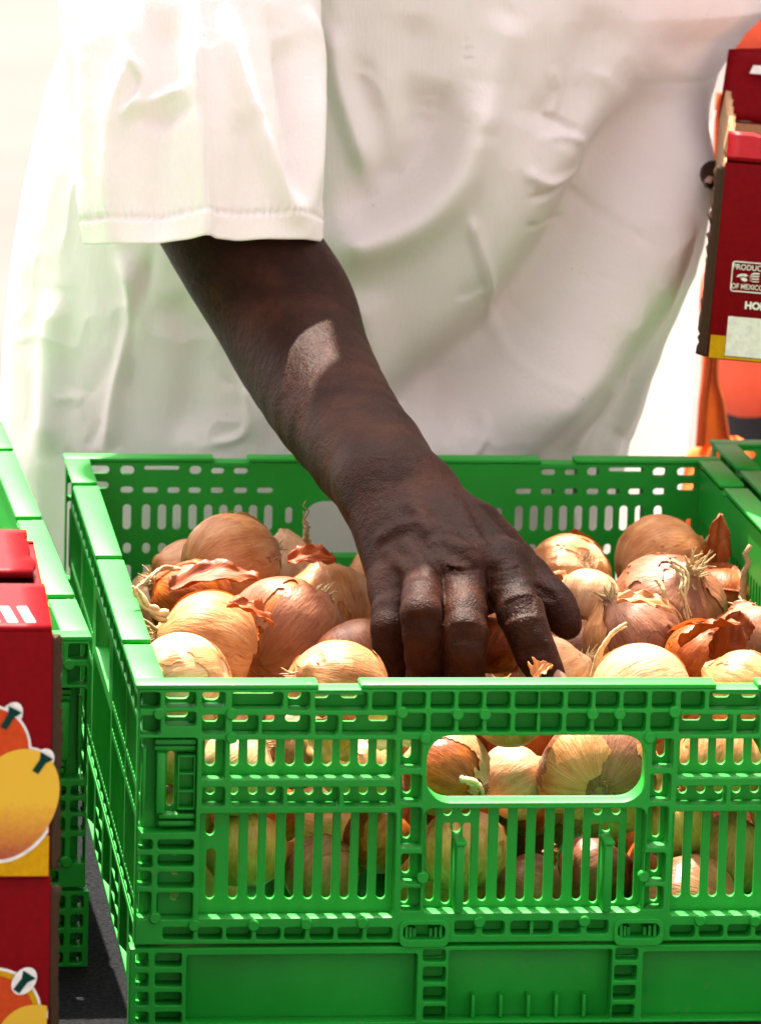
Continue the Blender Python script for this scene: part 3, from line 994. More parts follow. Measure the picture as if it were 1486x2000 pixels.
def trousers_d(P):
    d = cone_d(P, V3(.15, .86, .93), V3(.25, .86, .93), .120, .120)
    for s in (-1, 1):
        d = smin(d, cone_d(P, V3(.19+s*.09, .87, .86), V3(.19+s*.10, .86, .48), .092, .072), .03)
        d = smin(d, cone_d(P, V3(.19+s*.10, .86, .48), V3(.19+s*.11, .89, .10), .072, .062), .02)
    return np.maximum(d, P[:, 2]-1.0)
v, f = polygonise(trousers_d, (-.12, .6, .0), (.5, 1.1, 1.02), .009)
link('trousers', fast_mesh('trousers', smooth_verts(v, f, 2)-PL, f), M['trousers'], person)
for s in (-1, 1):
    def shoe_d(P):
        d = cone_d(P, V3(.19+s*.11, .90, .046), V3(.19+s*.13, .74, .034), .048, .042)
        return np.maximum(d, -P[:, 2]+.004)
    v, f = polygonise(shoe_d, (.0, .65, -.02), (.4, .98, .12), .006)
    link('shoe', fast_mesh('shoe', smooth_verts(v, f, 2)-PL, f), M['shoe'], person)
v, f = polygonise(lambda P: np.maximum(cone_d(P, V3(.13, 0.665, 1.62), V3(.13, 0.680, 1.668), .080, .091), (P[:, 1]*-.75 - P[:, 2] + .66*.75+1.575)), (.0, .50, 1.48), (.26, .86, 1.80), .005)
link('hair', fast_mesh('hair', smooth_verts(v, f, 1)-PL, f), M['hair'], person)

# ------------------------------------------------------------------ the t-shirt
def noise3(P, scale, seed, octaves=3):
    r = np.random.default_rng(seed); out = np.zeros(len(P)); amp = 1.0
    for o_ in range(octaves):
        for k in range(5):
            d = r.normal(size=3); d /= np.linalg.norm(d)
            out += amp*np.sin(P @ d*scale*2*math.pi*(.7+.6*r.random()) + r.random()*6.28)/5
        scale *= 2.1; amp *= .5
    return out

def catmull(pts, n=10):
    pts = [np.array(p, float) for p in pts]
    pts = [2*pts[0]-pts[1]] + pts + [2*pts[-1]-pts[-2]]
    out = []
    for i in range(1, len(pts)-2):
        for k in range(n):
            t = k/n
            out.append(.5*((2*pts[i]) + (-pts[i-1]+pts[i+1])*t + (2*pts[i-1]-5*pts[i]+4*pts[i+1]-pts[i+2])*t*t + (-pts[i-1]+3*pts[i]-3*pts[i+1]+pts[i+2])*t**3))
    out.append(pts[-2])
    return np.array(out)

def fold(px, py, pts, amp, w, w2=None):
    """height of a fold that runs along a polyline; w and w2 are its widths on either side, ends fade out"""
    c = catmull(pts, 8)
    if len(px) > 1000:
        mg = 3.2*max(w, w2 or w); lo_, hi_ = c.min(0)-mg, c.max(0)+mg
        msk = (px > lo_[0]) & (px < hi_[0]) & (py > lo_[1]) & (py < hi_[1])
        if not msk.all():
            out = np.zeros(len(px))
            if msk.any(): out[msk] = _fold(px[msk], py[msk], c, amp, w, w2)
            return out
    return _fold(px, py, c, amp, w, w2)

def _fold(px, py, c, amp, w, w2):
    best = np.full(len(px), 1e9); tt = np.zeros(len(px)); sg = np.zeros(len(px))
    for i in range(len(c)-1):
        a, b = c[i], c[i+1]; ab = b-a; L = ab @ ab
        t = np.clip(((px-a[0])*ab[0] + (py-a[1])*ab[1])/L, 0, 1)
        dx = px-a[0]-t*ab[0]; dy = py-a[1]-t*ab[1]
        d = np.hypot(dx, dy)
        m = d < best
        best[m] = d[m]; tt[m] = ((i+t)/(len(c)-1))[m]; sg[m] = (ab[0]*dy-ab[1]*dx)[m]
    ww = np.where(sg > 0, w2 if w2 else w, w)
    fade = np.clip(np.minimum(tt, 1-tt)*5, 0, 1); fade = fade*fade*(3-2*fade)*.85+.15
    return amp*np.exp(-(best/ww)**2)*fade

ZL = [(20, 1300), (12, 1000), (8, 880), (14, 700), (30, 520), (55, 370), (95, 200), (130, 100), (150, 0)]
ZR = [(1110, 1300), (1205, 1050), (1245, 880), (1264, 800), (1292, 690), (1322, 570), (1346, 450), (1370, 340), (1392, 250), (1425, 150), (1480, 70), (1530, 20)]
def bound(lst, Y):
    q = np.array([at(x, y, Y=Y)[[0, 2]] for x, y in lst]); o_ = np.argsort(q[:, 1]); return q[o_, 1], q[o_, 0]
lz, lx = bound(ZL, .80); rz_, rx = bound(ZR, .76)
NT, NZ = 680, 440
zz = np.concatenate([np.linspace(.76, 1.24, 390), np.linspace(1.2436, 1.47, 50)])
th = np.linspace(0, 2*math.pi, NT, endpoint=False)
T, Zg = np.meshgrid(th, zz)
xl = np.interp(zz, lz, lx); xr = np.interp(zz, rz_, rx)
ztop = np.clip((zz-1.24)/.23, 0, 1)
xl = xl*(1-ztop**2) + (.12)*ztop**2; xr = np.where(zz > 1.2, np.minimum(xr, .455), xr)*(1-ztop**2) + (.28)*ztop**2
cx = ((xl+xr)/2)[:, None]; hw = ((xr-xl)/2)[:, None]
cy = (.825 - .10*np.clip(zz-1.12, 0, 1))[:, None]
fr = (.140 + .018*np.exp(-((zz-1.06)/.10)**2) - .06*ztop**2)[:, None]
bk = (.150 - .06*ztop**2)[:, None]
e = .80
X = cx + hw*np.sign(np.cos(T))*np.abs(np.cos(T))**e
sn = np.sin(T)
Yg = cy + np.where(sn < 0, fr, bk)*np.sign(sn)*np.abs(sn)**e
P = np.stack([X, Yg, Zg], -1).reshape(-1, 3)
px, py = pix(P)
frontness = np.clip(-np.sin(T).ravel()*1.6, 0, 1)
TF = [([(912,150),(908,250),(875,350),(800,425),(700,468),(628,490)], .013, 52, 34), ([(880,150),(850,270),(770,380),(650,420)], -.009, 60),
 ([(1330,120),(1225,310),(1130,470),(1010,630),(880,750),(720,850)], -.015, 75, 60), ([(1400,180),(1310,380),(1215,560),(1090,730),(950,880)], .014, 80, 60),
 ([(912,415),(945,510),(1000,665)], .0042, 11), ([(1345,380),(1270,650),(1205,880)], .008, 26, 18),
 ([(1120,640),(1020,880),(980,1000)], .006, 40), ([(700,560),(720,700),(690,860)], .005, 45),
 ([(230,480),(262,600),(225,780),(205,900)], .006, 20, 14), ([(300,480),(262,640),(245,800)], -.004, 14), ([(462,730),(486,800),(470,850),(400,870)], .0022, 9),
 ([(110,560),(105,720),(95,900)], .008, 24), ([(60,500),(50,700),(45,900)], -.005, 20),
 ([(1060,225),(1100,240),(1135,262)], -.0022, 8), ([(1025,442),(1100,448),(1180,440)], -.0016, 7), ([(1020,330),(1080,360),(1190,330)], .0026, 12),
 ([(1030,390),(1110,370),(1190,345)], -.002, 8), ([(645,40),(665,180),(725,360)], .006, 26, 18), ([(690,100),(740,260),(760,380)], -.004, 26),
 ([(1000,20),(960,140),(930,260)], .005, 40), ([(1180,0),(1130,160),(1060,280)], -.005, 50), ([(820,20),(800,160),(830,280)], -.004, 40),
 ([(690,590),(715,640),(718,690)], .0024, 9), ([(820,860),(815,780),(840,700)], .002, 12), ([(1090,880),(1110,800),(1150,720)], .004, 22), ([(560,640),(520,720),(500,880)], .004, 28),
 ([(330,560),(380,700),(350,880)], -.004, 34)]
dsp = np.zeros(len(P))
_rc = random.Random(77)
for k in range(46):      # small sharp creases of unironed cotton
    x0, y0 = _rc.uniform(640, 1300), _rc.uniform(120, 900)
    if k > 30: x0, y0 = _rc.uniform(60, 560), _rc.uniform(500, 900)
    a_ = math.radians(_rc.choice((55, 70, 110, 125, 15, 160)) + _rc.uniform(-18, 18)); L_ = _rc.uniform(35, 130); bd = _rc.uniform(-.25, .25)
    pts_ = [(x0 + L_*t_*math.cos(a_) - bd*L_*math.sin(math.pi*t_)*math.sin(a_), y0 + L_*t_*math.sin(a_) + bd*L_*math.sin(math.pi*t_)*math.cos(a_)) for t_ in (0, .33, .66, 1)]
    dsp += fold(px, py, pts_, _rc.choice((1, 1, -1))*_rc.uniform(.0009, .0026), _rc.uniform(6, 11), _rc.uniform(8, 26))
for i, q in enumerate(TF): dsp += (3.0 if i in (2, 3) else 2.1 if i < 4 else 1.6)*fold(px, py, *q)
dsp *= frontness
rg = 1-np.abs(noise3(P*np.array([1, 1, .7]), 9, 21, 3))*1.6
dsp += .0030*np.clip(rg, 0, 1)**3*frontness*np.clip(noise3(P, 4, 22, 1)+.5, 0, 1)
dsp += .0012*noise3(P, 7, 3, 4)*(.4+.6*frontness) + .0045*np.sin(T.ravel()*17 + 3*np.sin(T.ravel()*3)) * np.clip((1.02-P[:, 2])/.2, 0, 1)*(1-frontness*.8)
n2d = np.stack([np.cos(T).ravel()*.5, np.sin(T).ravel(), np.zeros(len(P))], 1); n2d /= np.linalg.norm(n2d, axis=1)[:, None]
P = P + n2d*dsp[:, None]
idx = np.arange(NZ*NT).reshape(NZ, NT)
Fq = np.stack([idx[:-1], np.roll(idx, -1, 1)[:-1], np.roll(idx, -1, 1)[1:], idx[1:]], -1).reshape(-1, 4)
tee = link('t_shirt', fast_mesh('t_shirt', P-PL, Fq), M['shirt'], person)

# the back of the shirt hangs out past the body on the right, a single sheet with the sun behind it
le = catmull([(1392, 215), (1350, 350), (1288, 560), (1215, 790), (1172, 960), (1140, 1120)], 12)
re_ = catmull([(1398, 215), (1378, 350), (1367, 560), (1352, 790), (1330, 960), (1310, 1120)], 12)
nu_ = 60; v = []
for j in range(len(le)):
    for i in range(nu_+1):
        u = i/nu_*1.0 - .12*(1-i/nu_)
        q = le[j]*(1-u) + re_[j]*u
        v.append(at(q[0], q[1], Y=.865 + .05*u + .004*math.sin(u*5+j*.03)*min(1, j/20)) - PL)
link('back_panel', fast_mesh('back_panel', np.array(v), np.stack([np.arange(len(le)*(nu_+1)).reshape(len(le), nu_+1)[a:len(le)-1+a, b:nu_+b] for a, b in ((0, 0), (0, 1), (1, 1), (1, 0))], -1).reshape(-1, 4)), M['shirt'], tee)

def sleeve(axis, rad, NZ, NT, folds, seed, hemz, squash):
    """tube of cloth from shoulder (first) to hem (last); rad = (half width, half depth) per point"""
    c = catmull(axis, 12); r = catmull([(a, b, 0) for a, b in rad], 12)
    s = np.linspace(0, 1, NZ); k = np.linspace(0, 1, len(c))
    C = np.stack([np.interp(s, k, c[:, i]) for i in range(3)], 1); Rr = np.stack([np.interp(s, k, r[:, i]) for i in range(2)], 1)
    th = np.linspace(0, 2*math.pi, NT, endpoint=False)
    P = np.zeros((NZ, NT, 3))
    t = np.gradient(C, axis=0); t /= np.linalg.norm(t, axis=1)[:, None]
    u = np.array([1.0, 0, 0]) - t*t[:, :1]; u /= np.linalg.norm(u, axis=1)[:, None]
    w = np.cross(t, u); w *= np.sign(w[:, 1:2])
    ct, st = np.cos(th), np.sin(th)
    cc = np.sign(ct)*np.abs(ct)**.85; ss = np.sign(st)*np.abs(st)**.85
    P = C[:, None] + u[:, None]*(Rr[:, :1]*cc)[..., None] + w[:, None]*(Rr[:, 1:2]*ss)[..., None]
    nrm = u[:, None]*ct[None, :, None] + w[:, None]*st[None, :, None]
    return P, nrm, s, th
SA = [A(300, -420, .76), A(345, -200, .665), A(370, 0, .612), A(385, 240, .570), A(396, 462, .538)]
P, nr, s_, th_ = sleeve(SA, [(.070, .080), (.077, .070), (.0775, .062), (.0745, .057), (.0700, .052)], 230, 320, None, 5, 0, 0)
sh = P.shape[:2]
Pf = P.reshape(-1, 3); nf = nr.reshape(-1, 3)
px, py = pix(Pf)
fn = np.clip(-nf[:, 1]*1.8, 0, 1)
SFo = [([(255,0),(262,120),(225,240),(222,470)], .007, 16, 26), ([(378,0),(385,180),(402,330),(408,470)], .0065, 12, 26), ([(430,0),(470,160),(545,330),(600,410)], .006, 22, 14),
 ([(320,0),(310,200),(300,460)], -.006, 34), ([(480,200),(480,320),(470,460)], -.004, 34), ([(265,110),(282,168),(240,235)], .005, 9), ([(255,215),(310,180),(360,172)], .004, 10), ([(270,225),(330,215),(380,200)], -.003, 14),
 ([(590,0),(618,110),(612,260),(606,400)], .007, 16), ([(560,60),(570,200),(575,380)], -.006, 24), ([(180,0),(175,240),(170,470)], .006, 18), ([(520,0),(560,150),(590,300)], -.003, 16)]
ds = np.zeros(len(Pf))
for q in SFo: ds += 1.3*fold(px, py, *q)
ds = ds*fn + .0014*noise3(Pf, 10, 9, 4)
sg = np.repeat(s_, sh[1])
hem = np.clip((sg-.958)/.003, 0, 1)
ds += .0005*hem - .0010*np.exp(-((sg-.955)/.0035)**2) + 0.0009*np.sin(np.tile(th_, sh[0])*95)*np.exp(-((sg-.952)/.012)**2)
ds += .0007*np.sin(np.tile(th_, sh[0])*9+1)*np.clip((sg-.9)*8, 0, 1)
Pf = Pf + nf*ds[:, None]
# the hem line dips at its left and rises in the middle
endw = np.clip((sg-.72)/.28, 0, 1)**1.5
xx = np.cos(np.tile(th_, sh[0]))
Pf[:, 2] += endw*.023*np.sin(np.tile(th_, sh[0])) + endw*(.0055*(1-xx**2)*(-np.sin(np.tile(th_, sh[0]))*.6+.4) - .003*np.clip(-xx, 0, 1) - .004*np.clip(xx, 0, 1)**6)
# turned-up inner layer of the hem
P3 = Pf.reshape(sh[0], sh[1], 3); N3 = nf.reshape(sh[0], sh[1], 3)
inner = [P3[-1] - N3[-1]*.0014 + np.array([0, 0, .0004])] + [P3[-1-j] - N3[-1-j]*.0018 for j in (2, 6, 11)]
P3 = np.concatenate([P3, np.stack(inner)]); nz = P3.shape[0]
idx = np.arange(nz*sh[1]).reshape(nz, sh[1])
Fq = np.stack([idx[:-1], np.roll(idx, -1, 1)[:-1], np.roll(idx, -1, 1)[1:], idx[1:]], -1).reshape(-1, 4)
link('sleeve', fast_mesh('sleeve', P3.reshape(-1, 3)-PL, Fq[:, ::-1]), M['shirt'], tee)
SB = [V3(.34, .80, 1.43), V3(.42, .81, 1.37), V3(.50, .83, 1.295), V3(.56, .845, 1.235)]
P, nr, s_, th_ = sleeve(SB, [(.075, .085), (.075, .080), (.072, .075), (.070, .070)], 60, 120, None, 6, 0, 0)
idx = np.arange(60*120).reshape(60, 120)
Fq = np.stack([idx[:-1], np.roll(idx, -1, 1)[:-1], np.roll(idx, -1, 1)[1:], idx[1:]], -1).reshape(-1, 4)
P = P + nr*(.003*noise3(P.reshape(-1, 3), 8, 11)).reshape(60, 120, 1)
link('sleeve', fast_mesh('sleeve_far', P.reshape(-1, 3)-PL, Fq), M['shirt'], tee)

# ------------------------------------------------------------------ printed mango boxes
BW, BD, BHT = 0.30, 0.205, 0.117       # box width, depth, height
def poly_print(pts, y, n=None):
    return pts
def flat(name, pts, mat, parent, off):
    """printed patch on the front face (local xz), a hair proud of it"""
    mb = MB(); n = len(pts)
    mb.add([(x, -off, z) for x, z in pts], [tuple(range(n))])
    me = mb.mesh(name)
    bm = bmesh.new(); bm.from_mesh(me); bmesh.ops.triangulate(bm, faces=bm.faces); bmesh.ops.recalc_face_normals(bm, faces=bm.faces); bm.to_mesh(me); bm.free()
    return link(name, me, mat, parent, False)

def mat_mango():
    m, nt, b = nodes_of('mango_print')
    tc = N(nt, 'ShaderNodeTexCoord')
    mp = N(nt, 'ShaderNodeMapping'); mp.inputs['Scale'].default_value = (10, 10, 14)
    nt.links.new(tc.outputs['Generated'], mp.inputs[0])
    sp = N(nt, 'ShaderNodeSeparateXYZ'); nt.links.new(tc.outputs['Generated'], sp.inputs[0])
    nz_ = N(nt, 'ShaderNodeTexNoise', Scale=1.2, Detail=8.0, Roughness=0.75); nt.links.new(mp.outputs[0], nz_.inputs['Vector'])
    a = N(nt, 'ShaderNodeMath', operation='MULTIPLY_ADD'); a.inputs[1].default_value = 0.45
    nt.links.new(nz_.outputs[0], a.inputs[0]); nt.links.new(sp.outputs[2], a.inputs[2])
    r = ramp(nt, a.outputs[0], [(0.25, (0.30, 0.045, 0.006)), (0.5, (0.50, 0.20, 0.005)), (0.75, (0.62, 0.37, 0.008))])
    nt.links.new(r.outputs[0], b.inputs['Base Color']); b.inputs['Roughness'].default_value = 0.5
    return m
M['mango'] = mat_mango()

def blob(cx, cz, rx, rz_, rot=0, n=40, egg=0.0):
    out = []
    for k in range(n):
        a = 2*math.pi*k/n
        x = rx*math.cos(a)*(1+egg*math.sin(a)); z = rz_*math.sin(a)
        out.append((cx + x*math.cos(rot) - z*math.sin(rot), cz + x*math.sin(rot) + z*math.cos(rot)))
    return out
def clip_poly(pts, x0, x1, z0, z1):
    def cl(p, f, g):
        o = []
        for i in range(len(p)):
            a, b = p[i-1], p[i]
            if f(b):
                if not f(a): o.append(g(a, b))
                o.append(b)
            elif f(a): o.append(g(a, b))
        return o
    lx = lambda c: (lambda a, b: (c, a[1]+(b[1]-a[1])*(c-a[0])/(b[0]-a[0])))
    lz_ = lambda c: (lambda a, b: (a[0]+(b[0]-a[0])*(c-a[1])/(b[1]-a[1]), c))
    pts = cl(pts, lambda p: p[0] >= x0, lx(x0)); pts = cl(pts, lambda p: p[0] <= x1, lx(x1))
    pts = cl(pts, lambda p: p[1] >= z0, lz_(z0)); pts = cl(pts, lambda p: p[1] <= z1, lz_(z1))
    return pts

CARD = 0.0042
def corrugated_strip(mb, x, y0, y1, z0, z1, flat_x=True):
    pass

def make_box(name, front_art, open_top):
    """local origin: front right-hand bottom corner for stacks, x runs to the left as negative"""
    root = empty(name)
    W, D, H = BW, BD, BHT
    def jag(mb, a, b, th):      # slightly ragged raw edge of cut card
        pass
    f = MB(); f.box(-W, 0, 0, CARD, 0.0, H, 0.0009); front = link('front_panel', f.mesh('front_panel'), M['red'], root, True, 40)
    f = MB(); f.box(-W, 0, D-CARD, D, 0.0, H, 0.0009); link('back_panel', f.mesh('back_panel'), M['red'], root, True, 40)
    f = MB(); f.box(-W, -W+CARD, CARD+.0002, D-CARD-.0002, 0.0, H-.001, 0.0007); link('side_panel', f.mesh('side_panel'), M['kraft'], root, True, 40)
    f = MB(); f.box(-CARD, 0, CARD+.0002, D-CARD-.0002, 0.0, H-.001, 0.0007); link('side_panel', f.mesh('side_panel'), M['red'], root, True, 40)
    f = MB(); f.box(-W+CARD+.0002, -CARD-.0002, CARD+.0002, D-CARD-.0002, 0.001, 0.001+CARD, 0.0005); link('bottom_panel', f.mesh('bottom_panel'), M['kraft'], root, True, 40)
    return root, front

def ragged_sheet(name, base, du, dv, nu, nv, mat, parent, thick=.003, rag=(.0, .0), seed=1, bend=0.0, bdir=(0, 0, 1)):
    r = np.random.default_rng(seed)
    base, du, dv, bdir = map(lambda q: np.array(q, float), (base, du, dv, bdir))
    e1 = r.normal(size=nv+1)*rag[0]; e2 = r.normal(size=nu+1)*rag[1]
    v = []
    for j in range(nv+1):
        for i in range(nu+1):
            u, w = i/nu, j/nv
            p = base + du*u + dv*w + bdir*bend*math.sin(w*math.pi)
            if i == nu: p = p + du/np.linalg.norm(du)*e1[j]
            if j == nv: p = p + dv/np.linalg.norm(dv)*e2[i]
            v.append(p)
    f = [(j*(nu+1)+i, j*(nu+1)+i+1, (j+1)*(nu+1)+i+1, (j+1)*(nu+1)+i) for j in range(nv) for i in range(nu)]
    o = link(name, pydata(name, v, f), mat, parent, True, 40)
    md = o.modifiers.new('s', 'SOLIDIFY'); md.thickness = thick; md.offset = 0
    return o

def front_loc(px_, py_, Y, org):     # image point -> local x, z on the box's front face
    p = at(px_, py_, Y=Y); return (p[0]-org[0], p[2]-org[2])

BG = 'red mango cartons'
BY = -0.15
c_up = at(101, 1222, Y=BY); c_lo = at(119, 1708, Y=BY)
XB = c_up[0] + .0008
for level in (1, 0):
    org = np.array([XB + (0.0 if level else .001), BY + (0 if level else .004), TABLE + .0005 + level*(BHT+.0012)])
    root, front = make_box('mango_box', None, False)
    root.location = org; 
    root.rotation_euler = (0, 0, math.radians(-.6 if level else .4))
    g = lambda x, y: front_loc(x, y, BY, org)
    if level:
        tag(root, 'upper of two stacked red mango cartons at the left edge, yellow mango print', 'carton', BG)
        art = [('red', None)]
        zb = g(118, 1632)[1]
        flat('yellow_band', [(-BW+.002, .0012), (-.0006, .0012), (-.0006, zb), (-BW+.002, zb-.004)], M['yellow'], front, .0006)
        yc = g(22, 1570); outl = g(22, 1572)
        flat('white_outline', clip_poly(blob(outl[0], outl[1], .0215, .0295, -.5, 48), -BW, -.001, .001, BHT), M['whiteprint'], front, .0010)
        rc_ = g(-20, 1460)
        flat('white_outline', clip_poly(blob(rc_[0], rc_[1], .0190, .0205, .2, 40), -BW, -.001, .001, BHT), M['whiteprint'], front, .0009)
        flat('mango_print', blob(rc_[0], rc_[1], .0178, .0193, .2, 40), M['mango_red'], front, .0013)
        flat('mango_print', blob(yc[0], yc[1], .0200, .0280, -.5, 48), M['mango'], front, .0017)
        for (x, y, rot, w, h) in ((80, 1490, -.55, .0034, .0062), (18, 1402, -.5, .0034, .0068)):
            s = g(x, y)
            flat('white_outline', blob(s[0]+.0006, s[1]+.0006, w*1.45, h*1.10, rot, 24), M['whiteprint'], front, .0012)
            flat('stem_print', [(s[0]+a*math.cos(rot)-b*math.sin(rot), s[1]+a*math.sin(rot)+b*math.cos(rot)) for a, b in ((-w*.5, -h*.8), (w*.45, -h*.8), (w*.5, h*.2), (w*1.1, h*.75), (-w*.9, h*.75), (-w*.45, h*.2))], M['stem_green'], front, .0021)
        # folded lid: sloping front flap with white bars, torn hand hole behind it
        fl_ = ragged_sheet('lid_flap', (-BW, .001, BHT+.0006), (BW-.0005, 0, 0), (0, .075, .004), 24, 10, M['red'], root, .003, (0, .0), 3)
        for k in range(4):
            x0 = -.004-.0082*k-.006
            mb = MB(); mb.add([(x0-.0022, .008, BHT+.0028), (x0+.0022, .008, BHT+.0028), (x0-.0010, .034, BHT+.0043), (x0-.0054, .034, BHT+.0043)], [(0, 1, 2, 3)])
            link('white_bar', mb.mesh('white_bar'), M['whiteprint'], fl_, False)
        ragged_sheet('lid_flap', (-BW, .108, BHT+.0035), (BW-.004, 0, 0), (0, BD-.110, .001), 24, 10, M['red'], root, .003, (.001, .0), 4)
        ragged_sheet('torn_edge', (-BW, .072, BHT-.001), (BW-.003, 0, 0), (0, .040, -.006), 40, 6, M['kraft_shaded'], root, .003, (.002, .003), 5, .004)
    else:
        tag(root, 'lower of two stacked red mango cartons at the bottom left corner', 'carton', BG)
        m1 = g(-12, 1985); m2 = g(95, 2040)
        flat('white_outline', clip_poly(blob(m1[0], m1[1], .0225, .0225, -.3, 40), -BW, -.001, .001, BHT), M['whiteprint'], front, .0008)
        flat('mango_print', clip_poly(blob(m1[0], m1[1], .0212, .0212, -.3, 40), -BW, -.001, .001, BHT), M['yellow'], front, .0011)
        flat('mango_print', clip_poly(blob(m1[0]-.001, m1[1]-.001, .0200, .0198, -.3, 40), -BW, -.001, .001, BHT), M['mango_red'], front, .0014)
        flat('mango_print', clip_poly(blob(m2[0]-.006, m2[1], .0185, .0185, -.2, 40), -BW, -.0012, .001, BHT), M['mango'], front, .0018)
        for (x, y, rot, w, h) in ((45, 1922, -.6, .0036, .0066), (108, 1984, -.4, .0030, .0050)):
            s = g(x, y)
            flat('white_outline', clip_poly(blob(s[0]+.0006, s[1]+.0006, w*1.45, h*1.10, rot, 24), -BW, -.0008, .001, BHT), M['whiteprint'], front, .0020)
            flat('stem_print', clip_poly([(s[0]+a*math.cos(rot)-b*math.sin(rot), s[1]+a*math.sin(rot)+b*math.cos(rot)) for a, b in ((-w*.5, -h*.8), (w*.45, -h*.8), (w*.5, h*.2), (w*1.1, h*.75), (-w*.9, h*.75), (-w*.45, h*.2))], -BW, -.0009, .001, BHT), M['stem_green'], front, .0023)
        ragged_sheet('lid_flap', (-BW, .0005, BHT+.0001), (BW-.0005, 0, 0), (0, BD-.001, 0), 8, 4, M['red'], root, .0016)
    # raw corrugated edge of the front panel's glue seam at its right side
    ragged_sheet('corrugated_edge', (.0005, .0005, .004 if level else .001), (.0030, .003, 0), (-.0005, 0, BHT-.006), 3, 40, M['kraft_shaded'], root, .0035, (.0007, .001), 12+level)

# --- the carried carton
HY = .50
hb = at(1381, 700, Y=HY); ht = at(1410, 306, Y=HY)
root, front = make_box('carried_mango_box', None, True)
tag(root, 'open red mango carton held against the hip, eagle emblem on its side', 'carton', BG)
root.rotation_euler = (0, math.radians(3.0), math.radians(-9.5))
root.location = hb
roll = root.rotation_euler.to_matrix()
# this one is measured from its left-hand bottom corner: move every part across by the box width
for ch in root.children: ch.location.x += BW
W = BW
inv = roll.inverted()
def hl(px_, py_):
    o = Vector(hb); n_ = roll @ Vector((0, -1, 0))
    d = Vector(FW + (px_-743)/FPX*RT + (1000-py_)/FPX*UP); t_ = (o - Vector(CAM)).dot(n_)/d.dot(n_)
    p = inv @ (Vector(CAM) + d*t_ - o); return (p.x - W, p.z)        # in front-panel local x
H2 = hl(1410, 306)[1]
p0 = hl(1412, 655); p1 = hl(1416, 616)
flat('yellow_corner', [(-W+.0008, .0008), (-W+.0098, .0008), (-W+.0098, p0[1]), (-W+.0008, p0[1])], M['yellow'], front, .0006)
flat('white_panel', [(-W+.0100, .0028), (-.004, .0028), (-.004, p1[1]), (-W+.0100, p1[1])], M['whiteprint'], front, .0007)
flat('yellow_line', [(-W+.0100, .0008), (-.004, .0008), (-.004, .0024), (-W+.0100, .0024)], M['yellow'], front, .0006)

def text_mesh(name, body, size, x, z, mat, parent, off, bold=0.0, sx=1.0):
    cu = bpy.data.curves.new(name, 'FONT'); cu.body = body; cu.size = size; cu.align_x = 'CENTER'; cu.align_y = 'CENTER'; cu.offset = bold
    o = bpy.data.objects.new(name, cu); COL.objects.link(o)
    dg = bpy.context.evaluated_depsgraph_get()
    me = bpy.data.meshes.new_from_object(o.evaluated_get(dg)); bpy.data.objects.remove(o); bpy.data.curves.remove(cu)
    for v_ in me.vertices: v_.co = (x + v_.co.x*sx, -off, z + v_.co.y)
    me.materials.clear(); me.update()
    return link(name, me, mat, parent, False)
a0 = hl(1425, 568); a1 = hl(1497, 514)
ex, ez = (a0[0]+a1[0])/2, (a0[1]+a1[1])/2; ew, eh = (a1[0]-a0[0])/2, (a1[1]-a0[1])/2
fr_ = fill_plate('emblem_frame', rrect(ex-ew, ez-eh, ex+ew, ez+eh, .0018, 5), [rrect(ex-ew+.0007, ez-eh+.0007, ex+ew-.0007, ez+eh-.0007, .0013, 5)], -.0008, -.0002, .0001)
link('emblem_frame', fr_, M['whiteprint'], front, False)
text_mesh('emblem_text', 'PRODUCE', .0046, ex, ez+eh*.62, M['whiteprint'], front, .0007, .00006, .92)
text_mesh('emblem_text', 'OF MEXICO', .0042, ex, ez-eh*.64, M['whiteprint'], front, .0007, .00006, .85)
def ep(l): return [(ex + a*ew, ez + b*eh) for a, b in l]
flat('eagle_emblem', ep([(-.70,-.02),(-.60,.12),(-.42,.20),(-.18,.22),(-.02,.12),(-.12,.02),(-.28,.06),(-.44,.02),(-.54,-.02)]), M['whiteprint'], front, .0007)
flat('eagle_emblem', ep([(-.46,-.06),(-.24,-.02),(-.08,-.10),(-.02,-.22),(-.20,-.30),(-.36,-.22)]), M['whiteprint'], front, .0007)
for k, (z0, z1) in enumerate(((.22, .32), (.05, .13), (-.12, -.05), (-.28, -.22))):
    flat('eagle_emblem', ep([(.04, (z0+z1)/2*.45-.04), (.30, z0), (.62, z0+.02), (.66, (z0+z1)/2+.03), (.60, z1+.03), (.28, z1)]), M['whiteprint'], front, .0007)
hn = hl(1456, 596)
text_mesh('brand_text', 'HON', .0058, hn[0]+.0062, hn[1], M['whiteprint'], front, .0008, .0003)
# open lid: a pale front flap bent outwards, far flap standing, torn corrugated corner
ragged_sheet('front_flap', (.0005, .001, BHT+.001), (W-.001, 0, 0), (0, .012, .0145), 40, 8, M['red'], root, .003, (0, .0012), 21)
ragged_sheet('far_flap', (-.001, BD-.004, BHT+.001), (W, 0, 0), (.003, .022, .041), 40, 8, M['red'], root, .003, (0, .001), 22)
mb = MB(); mb.box(CARD, W-CARD, BD-CARD-.0016, BD-CARD-.0003, .006, BHT-.001); link('inner_lining', mb.mesh('lining'), M['kraft'], root, False)
mb = MB(); mb.add([(.016, BD+.0100, BHT+.0295), (W*.5, BD+.0100, BHT+.0295), (W*.5, BD+.0128, BHT+.0345), (.018, BD+.0128, BHT+.0345)], [(0, 1, 2, 3)]); link('white_print', mb.mesh('white_print'), M['whiteprint'], root, False).location.y = -.006
ragged_sheet('corrugated_edge', (-.0005, .0008, .001), (-.0048, .008, 0), (.0012, 0, BHT-.004), 3, 46, M['kraft_shaded'], root, .0034, (.0009, .001), 23)
ragged_sheet('side_flap', (.001, .030, BHT+.001), (0, BD-.05, 0), (.002, 0, .016), 30, 8, M['kraft'], root, .0036, (0, .002), 24)
